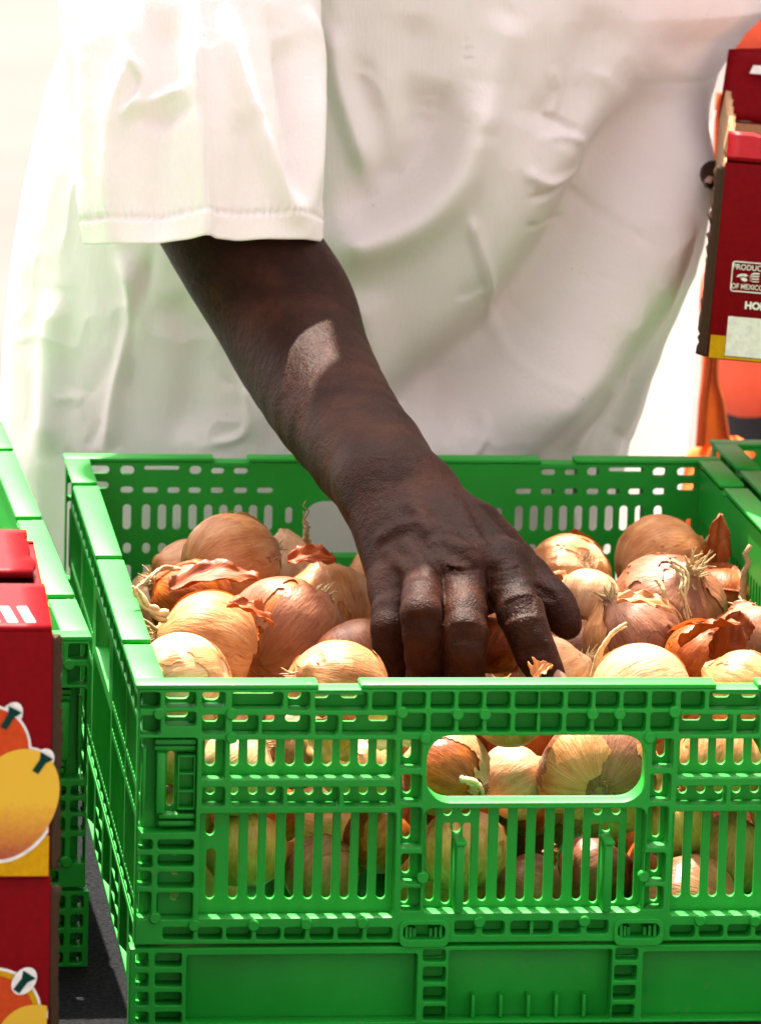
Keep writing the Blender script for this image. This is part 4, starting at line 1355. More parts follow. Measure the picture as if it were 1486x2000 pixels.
mb = MB(); rr_ = random.Random(4)
for k in range(22):      # exposed flutes of the torn side flap
    zf = .004+.0010*k; mb.tube([(.0005+rr_.uniform(-.0004, .0004), .0185, BHT+zf), (.0022+rr_.uniform(-.0006, .0006), .0180, BHT+zf+.0005), (.0040+rr_.uniform(-.0004, .0004), .0185, BHT+zf+.0010)], .00025, 5)
link('corrugation', mb.mesh('corrugation'), M['kraft'], root)

# ------------------------------------------------------------------ passer-by in coral and black, orange bag
OL = V3(.735, 1.34, 0)
def body2_d(P):
    P = P - OL
    d = cone_d(P, V3(-.06, 0, .92), V3(.06, 0, .92), .12, .12)
    d = smin(d, cone_d(P, V3(-.06, 0, 1.2), V3(.06, 0, 1.2), .11, .11), .05)
    d = smin(d, cone_d(P, V3(-.14, 0, 1.36), V3(.14, 0, 1.36), .06, .06), .05)
    d = smin(d, cone_d(P, V3(0, 0, 1.4), V3(0, 0, 1.5), .05, .05), .03)
    d = smin(d, cone_d(P, V3(0, 0, 1.58), V3(0, 0, 1.63), .075, .085), .02)
    for s in (-1, 1):
        d = smin(d, cone_d(P, V3(s*.08, 0, .85), V3(s*.09, 0, .47), .085, .058), .03)
        d = smin(d, cone_d(P, V3(s*.09, 0, .47), V3(s*.09, .02, .08), .056, .04), .02)
        d = smin(d, cone_d(P, V3(s*.09, .03, .04), V3(s*.10, -.12, .035), .04, .034), .02)
        d = smin(d, cone_d(P, V3(s*.18, 0, 1.35), V3(s*.14, .10, 1.12), .05, .04), .03)
        d = smin(d, cone_d(P, V3(s*.14, .10, 1.12), V3(s*.10, -.12, 1.16), .038, .028), .02)
        d = smin(d, cone_d(P, V3(s*.10, -.12, 1.16), V3(s*.05, -.16, 1.18), .03, .016), .02)
    return d
p2 = empty('person', tuple(OL))
tag(p2, 'person in a coral top and black trousers standing behind the held box', 'person')
v, f = polygonise(body2_d, OL+V3(-.32, -.25, -.02), OL+V3(.32, .2, 1.76), .009)
link('body', fast_mesh('passer_body', smooth_verts(v, f, 2)-OL, f), M['skin'], p2)
def top_d(P):
    P = P - OL
    w = .004*np.sin(P[:, 2]*75 + 2.5*np.sin(P[:, 0]*14)) + .003*np.sin(P[:, 0]*60+P[:, 2]*20)
    d = cone_d(P, V3(-.075, 0, .88), V3(.075, 0, .88), .132, .132)
    d = smin(d, cone_d(P, V3(-.07, 0, 1.2), V3(.07, 0, 1.2), .125, .125), .05)
    d = smin(d, cone_d(P, V3(-.14, 0, 1.36), V3(.14, 0, 1.36), .07, .07), .05)
    for s in (-1, 1): d = smin(d, cone_d(P, V3(s*.18, 0, 1.35), V3(s*.14, .10, 1.12), .062, .056), .03); d = smin(d, cone_d(P, V3(s*.14, .10, 1.12), V3(s*.11, -.08, 1.15), .054, .040), .02)
    d = d + w
    return np.maximum(np.maximum(d, .825 + .02*np.sin(P[:, 0]*9) - P[:, 2]), P[:, 2]-1.43)
v, f = polygonise(top_d, OL+V3(-.32, -.25, .78), OL+V3(.32, .25, 1.48), .007)
link('coral_top', fast_mesh('coral_top', smooth_verts(v, f, 2)-OL, f), M['coral'], p2)
def tr2_d(P):
    P = P - OL
    d = cone_d(P, V3(-.075, 0, .88), V3(.075, 0, .88), .126, .126)
    for s in (-1, 1):
        d = smin(d, cone_d(P, V3(s*.085, 0, .85), V3(s*.10, 0, .47), .105, .085), .03)
        d = smin(d, cone_d(P, V3(s*.10, 0, .47), V3(s*.10, .02, .10), .085, .07), .02)
    return np.maximum(d, P[:, 2]-.93)
v, f = polygonise(tr2_d, OL+V3(-.3, -.2, 0), OL+V3(.3, .2, .98), .010)
link('black_trousers', fast_mesh('black_trousers', smooth_verts(v, f, 2)-OL, f), M['black'], p2)
v, f = polygonise(lambda P: np.maximum(cone_d(P-OL, V3(0, .01, 1.60), V3(0, .012, 1.65), .082, .093), -(P-OL)[:, 2]-(P-OL)[:, 1]*.6+1.57), OL+V3(-.14, -.14, 1.45), OL+V3(.14, .16, 1.78), .007)
link('hair', fast_mesh('passer_hair', smooth_verts(v, f, 1)-OL, f), M['hair'], p2)

BYY = .98
bagroot = empty('orange_tote_bag', tuple(at(1350, 1250, Y=BYY)))
BL = np.array(bagroot.location)
tag(bagroot, 'orange tote bag hanging by its flat strap behind the crate', 'bag')
def bag_pt(px_, py_, dy=0): return at(px_, py_, Y=BYY+dy) - BL
left_e = catmull([(1392, 852), (1345, 882), (1300, 965), (1252, 1065), (1228, 1180), (1225, 1300)], 6)
right_e = catmull([(1440, 852), (1480, 880), (1510, 965), (1530, 1065), (1540, 1180), (1540, 1300)], 6)
nr_ = len(left_e); nu = 36; v = []
for side in (-1, 1):
    for j in range(nr_):
        s = j/(nr_-1)
        for i in range(nu+1):
            u = i/nu
            q = left_e[j]*(1-u) + right_e[j]*u
            bulge = (.012 + .05*s)*math.sin(math.pi*u)**.6 + .005*math.sin(u*14+s*9) * math.sin(math.pi*u) + .004*math.sin(u*31-s*17)*math.sin(math.pi*u)
            v.append(bag_pt(q[0], q[1], side*bulge))
f = []
for sd in (0, 1):
    b0 = sd*nr_*(nu+1)
    for j in range(nr_-1):
        for i in range(nu):
            q = (b0+j*(nu+1)+i, b0+j*(nu+1)+i+1, b0+(j+1)*(nu+1)+i+1, b0+(j+1)*(nu+1)+i)
            f.append(q if sd == 0 else q[::-1])
lastr = [(nr_-1)*(nu+1)+i for i in range(nu+1)]
for i in range(nu): f.append((lastr[i], lastr[i+1], lastr[i+1]+nr_*(nu+1), lastr[i]+nr_*(nu+1)))
link('bag_body', pydata('bag_body', v, f), M['orange'], bagroot)
def strap(lp, rp, dy, name, mat):
    a = catmull(lp, 8); b = catmull(rp, 8); v = []
    for p_, q_ in zip(a, b):
        for u in (0, .25, .5, .75, 1): v.append(bag_pt(*(p_*(1-u)+q_*u), dy - .004*math.sin(math.pi*u)))
    n_ = len(a); f = [(j*5+i, j*5+i+1, (j+1)*5+i+1, (j+1)*5+i) for j in range(n_-1) for i in range(4)]
    o = link(name, pydata(name, v, f), mat, bagroot); o.modifiers.new('s', 'SOLIDIFY').thickness = .0022
    return o
SL_ = [(1400, 180), (1392, 420), (1376, 700), (1366, 790), (1360, 872)]; SR_ = [(1445, 180), (1432, 420), (1400, 700), (1412, 790), (1424, 872)]
st = strap(SL_, SR_, -.012, 'strap', M['orange'])
for e_, sgn in ((SL_, 1), (SR_, -1)):
    o = strap([(x+sgn*4, y) for x, y in e_], [(x+sgn*6.5, y) for x, y in e_], -.0175, 'seam', M['orange_seam']); o.parent = st

# ------------------------------------------------------------------ onions
def onion_profile(t, squash=.93, neck=.16):
    """t in 0..1 from root plate to neck tip -> radius, height (unit onion)"""
    a = math.pi*(.03 + .97*t)
    r = math.sin(a)**.92; z = -math.cos(a)*squash
    if t > .80:
        k = (t-.80)/.20; k2 = k*k*(3-2*k)
        r0 = math.sin(math.pi*(.03+.97*.80))**.92
        r = r0*(1-k)**1.15*(1-k2*.25) + neck*k2*.75
        z = -math.cos(math.pi*(.03+.97*.80))*squash + k*.26 + .04*k2
    if t < .06: z += .06*(1-t/.06)
    return r, z

def onion_points(nt_, nu, seed, lump=.042):
    r = np.random.default_rng(seed)
    t = np.linspace(0, 1, nt_); pr = np.array([onion_profile(q, .90+.08*r.random(), .13+.06*r.random()) if False else onion_profile(q) for q in t])
    sq = .86 + .16*r.random()
    th = np.linspace(0, 2*math.pi, nu, endpoint=False)
    R = pr[:, 0][:, None]*np.ones(nu); Zp = pr[:, 1][:, None]*sq*np.ones(nu)
    P = np.stack([R*np.cos(th), R*np.sin(th), Zp], -1)
    q = P.reshape(-1, 3)
    n_ = noise3(q, .32, seed*3+1, 2)*lump
    ph = r.random(4)*6.28
    rid = .006*np.sin(np.tile(th, nt_)*9+ph[0]) + .004*np.sin(np.tile(th, nt_)*17+ph[1]+q[:, 2]*2)
    s = 1+n_+rid*(q[:, 0]**2+q[:, 1]**2)**.5
    q = q*np.stack([s, s, 1+n_*.5], 1)
    # neck leans over
    top = np.clip((q[:, 2]-.75*sq)/.45, 0, 1)
    q[:, 0] += top**1.4*(.25*(r.random()-.5)*2); q[:, 1] += top**1.4*(.25*(r.random()-.5)*2)
    return q.reshape(nt_, nu, 3), t, th

def grid_faces(a, b, wrap=True):
    idx = np.arange(a*b).reshape(a, b)
    if wrap: return np.stack([idx[:-1], np.roll(idx, -1, 1)[:-1], np.roll(idx, -1, 1)[1:], idx[1:]], -1).reshape(-1, 4)
    return np.stack([idx[:-1, :-1], idx[:-1, 1:], idx[1:, 1:], idx[1:, :-1]], -1).reshape(-1, 4)

def paper_skin(seed, cover=.7, lift=.02, curl=.10, freq=.55, nt_=80, nu=150, t0=.05, t1=.95, theta0=None, span=None):
    """the torn papery outer layer: a shell with ragged holes whose free edges curl away from the bulb"""
    P, t, th = onion_points(nt_, nu, seed)
    r = np.random.default_rng(seed+50)
    q = P.reshape(-1, 3)
    stretch = q*np.array([1, 1, .45])
    f = noise3(stretch + r.random(3)*9, freq, seed+71, 2) + .20*noise3(q, 3.0, seed+72, 3)
    if theta0 is not None:
        tt = np.tile(th, nt_); dth = np.abs((tt-theta0+math.pi) % (2*math.pi)-math.pi)
        f = f*.35 + (span-dth)*1.2 + .0
        thr = 0.0
    else:
        thr = np.quantile(f, 1-cover)
    T = np.repeat(t, nu)
    f = f - 3.0*np.clip(t0-T, 0, 1)*8 - 3.0*np.clip(T-t1, 0, 1)*8
    m = f - thr
    edge = np.exp(-np.clip(m, 0, 9)/.16)
    wob = .5+.5*noise3(q, .9, seed+73, 2)
    nrm = q/np.maximum(np.linalg.norm(q*np.array([1, 1, .8]), axis=1), .2)[:, None]
    amt = lift + .6*curl*edge**2*np.clip(wob, 0, 1)**2 + .006*noise3(q, 2.2, seed+74, 2)
    q2 = q + nrm*np.maximum(amt, .017)[:, None]
    # pull border vertices onto the tear line for a clean but ragged edge
    M2 = m.reshape(nt_, nu); Q2 = q2.reshape(nt_, nu, 3)
    acc = np.zeros_like(Q2); cnt = np.zeros((nt_, nu))
    for di, dj in ((1, 0), (-1, 0), (0, 1), (0, -1)):
        mn = np.roll(np.roll(M2, di, 0), dj, 1); qn = np.roll(np.roll(Q2, di, 0), dj, 1)
        ok = (M2 <= 0) & (mn > 0)
        if di == 1: ok[0] = False
        if di == -1: ok[-1] = False
        w_ = (mn/np.maximum(mn-M2, 1e-9))[..., None]
        acc += np.where(ok[..., None], qn + (Q2-qn)*w_, 0); cnt += ok
    snap = cnt > 0
    Q2[snap] = acc[snap]/cnt[snap][:, None]
    good = (M2 > 0) | snap
    q2 = Q2.reshape(-1, 3)
    F = grid_faces(nt_, nu)
    F = F[good.reshape(-1)[F].all(1) & (m[F] > 0).any(1)]
    used = np.unique(F)
    mp = np.full(len(q2), -1); mp[used] = np.arange(len(used))
    return q2[used], mp[F]

def stem_mesh(seed, n=5, length=.55, spread=.30, base_z=.90):
    r = random.Random(seed); mb = MB()
    for k in range(n):
        a = r.random()*6.28; L = length*r.uniform(.45, 1.1); w = r.uniform(.010, .034)
        d = Vector((math.cos(a)*spread*r.uniform(.3, 1.3), math.sin(a)*spread*r.uniform(.3, 1.3), 1)).normalized()
        p = Vector((math.cos(a)*.06, math.sin(a)*.06, base_z)); pts = []; rad = []
        for i in range(9):
            s = i/8
            pts.append(p.copy()); rad.append(w*(1-s)**.55*(.8+.4*r.random())+.004)
            d = (d + Vector((r.gauss(0, .16), r.gauss(0, .16), r.gauss(0, .10)))).normalized()
            p = p + d*L/8
        mb.tube(pts, rad, 6)
    # a few shredded wisps
    for k in range(n):
        a = r.random()*6.28; p = Vector((math.cos(a)*.10, math.sin(a)*.10, base_z-.08))
        d = Vector((math.cos(a), math.sin(a), r.uniform(-.1, .9))).normalized(); pts = []
        for i in range(6):
            pts.append(p.copy()); d = (d+Vector((r.gauss(0, .25), r.gauss(0, .25), r.gauss(0, .25)))).normalized(); p = p+d*.055
        mb.tube(pts, [.014*(1-i/6)+.003 for i in range(6)], 4)
    return mb.mesh('stem')

def root_mesh(seed, n=46, length=.26, sq=.86):
    r = random.Random(seed); mb = MB()
    zb = -.86*sq
    mb.tube([(0, 0, zb+.10), (0, 0, zb+.01), (0, 0, zb-.05)], [.20, .17, .09], 10)
    for k in range(n):
        a = r.random()*6.28; rr = .17*math.sqrt(r.random())
        p = Vector((rr*math.cos(a), rr*math.sin(a), zb-.01)); d = Vector((math.cos(a)*r.uniform(.1, 1.0), math.sin(a)*r.uniform(.1, 1.0), -1)).normalized()
        L = length*r.uniform(.4, 1.15); pts = []
        for i in range(6):
            pts.append(p.copy()); d = (d+Vector((r.gauss(0, .3), r.gauss(0, .3), r.gauss(0, .3)))).normalized(); p = p+d*L/6
        mb.tube(pts, [.011*(1-i/7) for i in range(6)], 4)
    return mb.mesh('roots')

BULBS = []
for s in range(6):
    P_, t_, th_ = onion_points(44, 72, 100+s)
    Q_ = np.concatenate([P_, P_[-1:]*.0 + P_[-1].mean(0)]); Q_[0] = P_[0]*.15 + P_[0].mean(0)*.85
    BULBS.append((100+s, fast_mesh('bulb', Q_.reshape(-1, 3), grid_faces(45, 72))))

BCACHE = {}
OG = 'loose brown onions in the green crate'
cam_v = Vector(CAM)
def onion(px_, py_, rpx, Y, up, away, col, label, seed, skin=None, stem=0, roots=0, flaps=(), spin=0.0, sx=1.0):
    """(px,py): where its centre shows, Y: how far behind the crate front it lies.
    up: direction of the neck in the picture (degrees, 90 = up), away: neck tipped from (+) or to (-) the viewer"""
    c = at(px_, py_, Y=Y)
    dist = (c-CAM) @ FW
    R = rpx/FPX*dist
    root = empty('onion', tuple(c))
    a = math.radians(up); e_ = math.radians(away)
    axis = Vector(RT*math.cos(a)*math.cos(e_) + UP*math.sin(a)*math.cos(e_) + FW*math.sin(e_)).normalized()
    root.rotation_euler = (axis.to_track_quat('Z', 'Y') @ Matrix.Rotation(spin, 4, 'Z').to_quaternion()).to_euler()
    rs = random.Random(seed*13+5); sx = sx*rs.uniform(.95, 1.09)
    root.scale = (R*sx, R*sx*rs.uniform(.94, 1.05), R)
    bs, bm_ = BULBS[seed % 6]
    key = (seed % 6, col)
    if key not in BCACHE:
        BCACHE[key] = bm_.copy(); BCACHE[key].materials.append(M[col])
    link('bulb', BCACHE[key], None, root)
    if skin:
        for k, (smat, cover, curl) in enumerate(skin):
            v, f = paper_skin_for(bs, seed*7+k, cover, curl, .014+.016*k)
            if len(f): link('papery_skin', fast_mesh('skin', v, f), M[smat], root)
    for (smat, theta, span, lift, curl, tt0, tt1) in flaps:
        v, f = paper_skin_for(bs, seed*11+int(theta*10), 0, curl, lift, theta, span, tt0, tt1)
        if len(f):
            o = link('loose_skin', fast_mesh('flap', v, f), M[smat], root)
    if stem: link('stem', stem_mesh(seed, 6+3*stem, .26+.10*stem, .5), M['stalk'], root)
    if roots: link('roots', root_mesh(seed, 30*roots, .20+.05*roots), M['roots'], root)
    tag(root, label, 'onion', OG)
    return root

def paper_skin_for(bseed, seed, cover, curl, lift, theta0=None, span=None, t0=.05, t1=.93):
    global onion_points
    keepf = onion_points
    def op(nt_, nu, s, lump=.042): return keepf(nt_, nu, bseed, lump)
    onion_points = op
    try: return paper_skin(seed, cover or .5, lift, curl, .55, theta0=theta0, span=span, t0=t0, t1=t1)
    finally: onion_points = keepf

O = onion
# back left to front left
O(452, 1100, 100, .425, 15, 25, 'gold', 'big tan onion topmost at the back left, peeling skin, near the wall slots', 1, [('skin_gold', .62, .10)], 1, 0, [('skin_pale', 4.6, .5, .03, .12, .45, .95)])
O(375, 1178, 92, .365, 150, 10, 'rust', 'dark rust onion in shade at the left behind the lit onion with the dry stalk', 2, [('skin_rust', .6, .08)], 2, 0)
O(563, 1238, 116, .275, 50, 25, 'rust', 'mauve brown onion with a torn dark gap, left of the hand', 3, [('skin_mauve', .74, .05)], 1, 0)
O(642, 1192, 98, .345, 100, 5, 'gold', 'cracked orange onion with a dark flap on top, just left of the wrist', 4, [('skin_gold', .78, .05)], 0, 0, [('skin_rust', 4.7, .55, .03, .10, .60, .90)])
O(402, 1268, 106, .205, 163, -5, 'gold', 'sunlit onion with a dry stalk against the left crate wall', 5, [('skin_gold', .66, .09)], 2, 0, [('skin_rust', 1.2, .55, .03, .18, .15, .8)], 1.2)
O(358, 1338, 100, .105, 200, 15, 'pale', 'smooth pale sunlit onion in the front left corner', 6, [('skin_gold', .28, .03)], 0, 0)
O(655, 1356, 104, .118, 150, -35, 'gold', 'golden onion with a green dried neck peeping over the front rim', 7, [('skin_gold', .7, .05)], 1, 0)
# round the hand
O(960, 1262, 62, .262, 60, 20, 'rust', 'orange onion glimpsed between the index and middle fingers', 8, [('skin_rust', .6, .05)])
O(1085, 1322, 78, .205, 30, 10, 'pale', 'beige onion just right of the index fingertip', 9, [('skin_pale', .7, .06)], 2, 0)
O(1000, 1392, 70, .085, 110, -20, 'gold', 'onion low behind the front rim beneath the index fingertip', 10, [('skin_gold', .6, .08)], 1, 1)
# right-hand side
O(1112, 1128, 84, .415, 225, 50, 'pale', 'pale onion with a shaggy root tuft at the back, right of the thumb', 11, [('skin_gold', .55, .14)], 0, 3, [('skin_rust', 2.2, .4, .04, .2, .3, .9)])
O(1150, 1172, 62, .345, 60, 40, 'pale', 'small whitish onion with dark roots between thumb and brown onions', 12, [('skin_pale', .6, .1)], 0, 2)
O(1292, 1102, 92, .455, 20, 15, 'gold', 'brown onion lying farthest back on the right side', 13, [('skin_gold', .7, .08)], 1, 0, [('skin_rust', .3, .4, .06, .3, .4, .95)])
O(1306, 1192, 118, .355, 62, -40, 'mauve', 'large mauve onion with straw like dried stalk fibres on the right', 14, [('skin_mauve', .5, .05)], 3, 0)
O(1242, 1256, 110, .265, 120, -10, 'mauve', 'brown onion with lifted skin in the middle of the right pile', 15, [('skin_mauve', .75, .09)], 1, 0, [('skin_gold', 5.2, .6, .04, .2, .3, .95)])
O(1252, 1356, 106, .140, 200, -15, 'pale', 'sunlit peach onion right of centre behind the front rim', 16, [('skin_gold', .5, .05)], 0, 0, [('skin_gold', 4.4, .35, .04, .12, .35, .9)])
O(1372, 1288, 74, .230, 60, -20, 'rust', 'onion wrapped in torn orange paper on the far right', 17, [('skin_rust', .65, .22)], 1, 0, [('skin_rust', 1.0, .7, .08, .4, .4, .97)])
O(1448, 1352, 84, .120, 150, 10, 'gold', 'onion at the right edge of the picture behind the rim notch', 18, [('skin_gold', .6, .06)])
O(1465, 1262, 84, .300, 100, 10, 'mauve', 'shaded brown onion against the right crate wall', 19, [('skin_mauve', .6, .1)], 1, 0)
O(1405, 1180, 70, .430, 80, 20, 'rust', 'dark onion in the back right corner by the upright skin scrap', 20, [('skin_rust', .6, .2)], 1, 0, [('skin_rust', 1.6, .5, .12, .4, .5, .97)])
# seen through the front wall
O(1172, 1522, 112, .084, 80, 76, 'mauve', 'large onion with a grey root plate filling the right of the hand hole', 21, [('skin_gold', .35, .03)], 0, 2)
O(1004, 1528, 72, .110, 30, 20, 'pale', 'plain peach onion in the middle of the hand hole', 22, None)
O(872, 1508, 92, .082, 330, -20, 'rust', 'onion with torn pale skin and bent stalk at the left of the hand hole', 23, [('skin_pale', .55, .10)], 2, 0)
O(1010, 1440, 80, .180, 100, 20, 'rust', 'orange onion at the back of the hand hole under its upper edge', 24, [('skin_rust', .6, .05)])
O(455, 1505, 84, .075, 40, 0, 'pale', 'pale onion behind the upper slots on the left of the front wall', 25, [('skin_pale', .6, .06)], 1, 0)
O(585, 1470, 82, .090, 120, 10, 'mauve', 'onion behind the upper slots, left of the middle onion', 26, [('skin_mauve', .6, .06)])
O(700, 1500, 80, .075, 80, -10, 'gold', 'onion behind the upper slots next to the left hand hole rib', 27, [('skin_pale', .6, .12)], 1, 0)
O(478, 1660, 80, .070, 90, 0, 'greenish', 'straw yellow onion behind the lower left slots', 28, None, 0, 0)
O(628, 1706, 80, .070, 75, -20, 'mauve', 'pinkish onion with its neck up behind the lower slots', 29, [('skin_mauve', .5, .04)], 0, 0)
O(738, 1640, 70, .080, 60, 10, 'rust', 'rust onion behind the lower slots beside the rib left of the tabs', 30, [('skin_rust', .6, .06)])
O(905, 1660, 84, .075, 100, 10, 'gold', 'golden onion behind the left locking tab', 31, [('skin_gold', .5, .06)], 1, 0)
O(1030, 1745, 76, .085, 160, 0, 'mauve', 'purple brown onion low behind the middle slots', 32, [('skin_mauve', .5, .05)])
O(1160, 1710, 80, .120, 30, 0, 'mauve', 'shaded onion low behind the right locking tab', 33, None)
O(1400, 1495, 86, .080, 60, 40, 'gold', 'onion with roots behind the slots right of the hand hole', 34, [('skin_gold', .6, .08)], 0, 1)
O(1318, 1610, 76, .085, 110, 10, 'greenish', 'straw coloured onion behind the rib right of the hand hole', 35, None)
O(1420, 1670, 84, .085, 80, 0, 'gold', 'onion behind the lower slots at the right edge', 36, [('skin_gold', .5, .05)])
O(1540, 1560, 90, .085, 20, 0, 'gold', 'onion behind the far right slots, cut by the picture edge', 37, None)
O(540, 1590, 60, .125, 20, 10, 'rust', 'dark onion behind the row of small round holes', 38, None)
O(330, 1480, 66, .080, 80, 0, 'gold', 'onion just behind the left latch', 39, None)
O(345, 1600, 70, .085, 80, 0, 'greenish', 'yellowish onion low behind the left latch', 40, None)
# deeper layer that carries the others
DEEP = [(520, 1300, 95, .33, 'shadowed onion in the gap behind the sunlit stalk onion'), (700, 1300, 95, .24, 'half hidden onion tucked under the little finger'), (870, 1330, 90, .36, ''), (820, 1420, 85, .14, 'onion directly under the ring fingertip'),
 (1000, 1240, 85, .40, 'onion in the dark behind the hand'), (1120, 1290, 85, .32, 'onion in the gap below the thumb'), (1330, 1330, 90, .26, 'onion in the gap under the torn orange paper'), (760, 1130, 84, .47, 'onion behind the wrist by the far wall'), (900, 1180, 84, .48, ''),
 (600, 1420, 90, .18, ''), (430, 1400, 85, .20, ''), (1220, 1440, 88, .20, ''), (1400, 1400, 84, .22, ''), (760, 1420, 80, .20, ''), (560, 1120, 80, .49, 'onion between the big tan onion and the far hand hole'), (360, 1130, 78, .47, 'onion in the back left corner behind the big tan one'),
 (1030, 1560, 80, .19, ''), (760, 1560, 80, .17, ''), (640, 1600, 80, .16, ''), (1250, 1600, 80, .18, ''), (900, 1570, 80, .17, '')]
k = 41
HID = 'onion of the deeper layer, barely glimpsed between the ones above it'
for (x, y, r_, Y_, lb) in DEEP:
    O(x, y, r_, Y_, (k*67) % 360, (k*29) % 60-30, ('gold', 'rust', 'mauve', 'pale')[k % 4], lb or HID, k); k += 1
rr_ = random.Random(31)
taken = [(np.array(q.location), max(q.scale)) for q in bpy.data.objects if q.name.split('.')[0] == 'onion']
for zc in (.036, .085):
    for iy in range(8):
        for ix in range(6):
            c = np.array([.048+.0605*ix+rr_.uniform(-.008, .008), .055+.068*iy+rr_.uniform(-.008, .008), TABLE+.006+zc])
            R_ = rr_.uniform(.028, .031)
            if any(np.linalg.norm(c-t_[0]) < (R_+t_[1])*.86 for t_ in taken): continue
            if zc > .05 and c[1] < .36 and .14 < c[0] < .28 and c[1] > .12: continue
            x, y = pix(c[None]); dist = (c-CAM) @ FW
            O(float(x[0]), float(y[0]), R_/dist*FPX, float(c[1]), rr_.uniform(0, 360), rr_.uniform(-40, 40), ('gold', 'rust', 'mauve', 'pale')[k % 4], HID, k); k += 1
            taken.append((c, R_))

def scrap(name, c, ax, up_, L, Wd, seed, mat, label, curl=.5):
    """a loose curled piece of onion paper"""
    r = np.random.default_rng(seed); c = np.array(c); ax = np.array(ax, float); ax /= np.linalg.norm(ax); up_ = np.array(up_, float); up_ -= ax*(up_ @ ax); up_ /= np.linalg.norm(up_); s = np.cross(ax, up_)
    nu, nv = 14, 30; v = []
    sm = lambda a: np.convolve(np.pad(a, 4, 'edge'), np.ones(5)/5, 'same')[4:-4]
    e1 = sm(r.normal(size=nv+1))*.0022; e2 = sm(r.normal(size=nv+1))*.0022; tipw = r.random()*.3+.2
    for j in range(nv+1):
        t_ = j/nv; w = Wd*math.sin(math.pi*min(1, .12+t_*.86))**.7
        for i in range(nu+1):
            u = i/nu*2-1
            ww = u*w/2 + (e1[j] if i == 0 else e2[j] if i == nu else 0)
            v.append(ax*L*(t_-.0) + s*ww + up_*(curl*(ww**2)/max(w, .004)*1.3 + .10*L*math.sin(math.pi*t_) + .0007*math.sin(u*7+t_*5) + .0011*math.sin(t_*19+u*4+seed)*abs(u)))
    f = [(j*(nu+1)+i, j*(nu+1)+i+1, (j+1)*(nu+1)+i+1, (j+1)*(nu+1)+i) for j in range(nv) for i in range(nu)]
    me = pydata(name, v, f)
    o = link(name, me, M[mat], None); o.location = c
    o.modifiers.new('s', 'SOLIDIFY').thickness = .00025
    tag(o, label, 'onion skin', 'loose scraps of onion skin')
    return o
scrap('onion_skin_scrap', at(1372, 1150, Y=.44), RT*.25+UP, -FW+RT*.4, .045, .017, 1, 'skin_rust', 'upright curled scrap of orange onion skin in the back right corner')
scrap('onion_skin_scrap', at(1330, 1262, Y=.185), RT*.9+UP*.35-FW*.2, UP, .034, .022, 2, 'skin_rust', 'crumpled bright orange onion skin scrap on the right pile')
scrap('onion_skin_scrap', at(1040, 1322, Y=.155), RT*.4+UP*.25, UP-FW, .012, .010, 3, 'skin_gold', 'tiny scrap of onion skin at the index fingertip', .8)
scrap('onion_skin_scrap', at(562, 1096, Y=.335), RT, UP-FW*.8, .027, .015, 4, 'skin_rust', 'dark red curl of onion skin on top of the cracked orange onion', .6)
scrap('onion_skin_scrap', at(330, 1150, Y=.33), RT*1+UP*.1, UP-FW*.5, .050, .022, 5, 'skin_rust', 'broad dark orange sheet of skin below the big back left onion', .5)
scrap('onion_skin_scrap', at(700, 1410, Y=.04), RT*.9-UP*.3, -FW, .030, .018, 6, 'skin_pale', 'pale skin scrap caught behind the upper front slots', .5)
scrap('onion_skin_scrap', at(1080, 1690, Y=.022), UP*1-RT*.1, -FW, .012, .005, 7, 'skin_rust', 'tiny orange skin flake stuck in a middle slot', .5)
mb = MB(); rr_ = random.Random(9)
for (x, y, Y_, lx_, ly_, n_) in ((600, 1062, .335, -3, -85, 3), (1452, 1200, .33, 8, -135, 1)):
    for k in range(n_):
        pts = [at(x + lx_*i/8 + rr_.uniform(-7, 7), y + ly_*(1-.25*k)*i/8, Y=Y_) for i in range(9)]
        mb.tube(pts, [.0011*(1-i/10) + (.0014 if n_ == 1 else 0) for i in range(9)], 5)
    o = link('dried_root_strand', mb.mesh('strand'), M['roots'], None); mb = MB()
    tag(o, 'dark wiry root strand standing on the cracked orange onion' if n_ == 3 else 'dry twisted stalk leaning on the right crate wall', 'onion root')

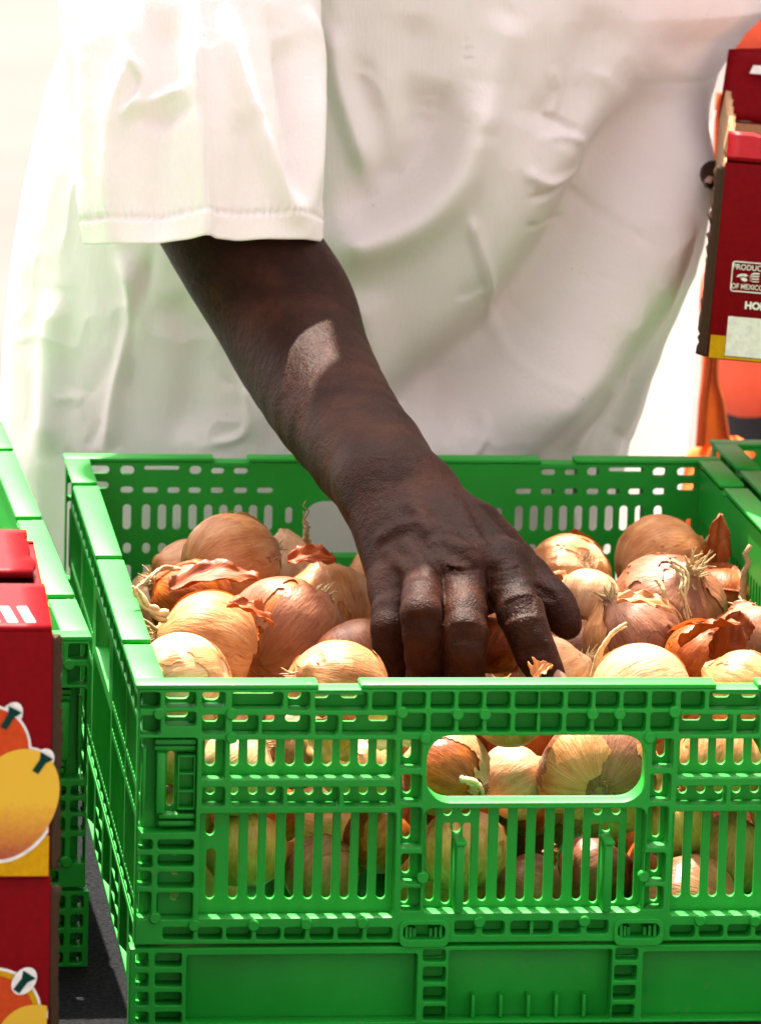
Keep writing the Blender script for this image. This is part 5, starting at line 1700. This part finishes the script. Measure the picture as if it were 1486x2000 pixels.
def stalk(pts, r0, label, mat='stalk', n_=3, seed=1, spread=5):
    """dry leaf ribbons twisted together, from image points and distances"""
    r = random.Random(seed); mb = MB()
    c = catmull(pts, 6)
    for k in range(n_):
        a = r.random()*6.28; w = r.uniform(.7, 1.2)
        path = []
        for i, q in enumerate(c):
            s_ = i/(len(c)-1)
            path.append(at(q[0] + spread*math.cos(a+s_*5+k)*(1-.5*s_) + r.uniform(-1, 1), q[1] + spread*math.sin(a+s_*5+k) + r.uniform(-1, 1), Y=q[2]+.001*math.sin(a+s_*6)))
        mb.tube(path, [r0*w*(1-.65*i/len(path))*r.uniform(.75, 1.2) for i in range(len(path))], 6)
    o_ = link('dried_stalk', mb.mesh('stalk'), M[mat], None)
    tag(o_, label, 'onion stalk', 'loose dried onion stalks')
stalk([(1160, 1325, .17), (1168, 1285, .165), (1192, 1245, .165), (1222, 1220, .17)], .0016, 'pale twisted stalk rising between the peach onion and the index fingertip', n_=3, seed=2, spread=4)
stalk([(320, 1205, .175), (290, 1185, .17), (262, 1150, .17)], .0019, 'thick greenish tan stalk resting on the left crate rim', n_=5, seed=3, spread=7)
stalk([(352, 1108, .34), (318, 1112, .33), (285, 1135, .32), (258, 1150, .31)], .0012, 'thin grey stalk strands over the dark rust onion', n_=3, seed=4, spread=4)
stalk([(1318, 1100, .27), (1338, 1130, .262), (1332, 1165, .258), (1345, 1205, .257)], .0012, 'straw coloured fibres hanging over the large mauve onion', n_=6, seed=5, spread=9)
stalk([(1280, 1135, .27), (1296, 1155, .262), (1306, 1185, .26)], .0013, 'short stubby straw stalk on the large mauve onion', n_=3, seed=6, spread=4)
stalk([(905, 1520, .03), (930, 1535, .026), (944, 1552, .024)], .0016, 'bent pale stalk end at the bottom left of the hand hole', n_=4, seed=7, spread=5)
scrap('onion_skin_scrap', at(1395, 1290, Y=.20), RT*.5+UP*.9, -FW+RT*.3, .030, .020, 12, 'skin_rust', 'torn orange skin standing up beside the far right onion', .7)
scrap('onion_skin_scrap', at(1060, 1120, Y=.38), RT*.6-UP*.4-FW*.3, UP, .026, .016, 13, 'skin_gold', 'golden curl of skin between the thumb and the shaggy onion', .7)
scrap('onion_skin_scrap', at(445, 1180, Y=.155), RT*.8-UP*.35, UP-FW*.4, .026, .014, 14, 'skin_rust', 'rusty flap of skin along the back of the sunlit stalk onion', .6)
scrap('onion_skin_scrap', at(1205, 1172, Y=.20), RT*.8-UP*.15, UP-FW*.5, .030, .014, 15, 'skin_gold', 'lifted brown skin flap across the middle right onion', .5)
scrap('onion_skin_scrap', at(600, 1420, Y=.04), RT*.7-UP*.4, -FW, .028, .022, 16, 'skin_gold', 'golden skin sheet pressed behind the upper left slots', .5)
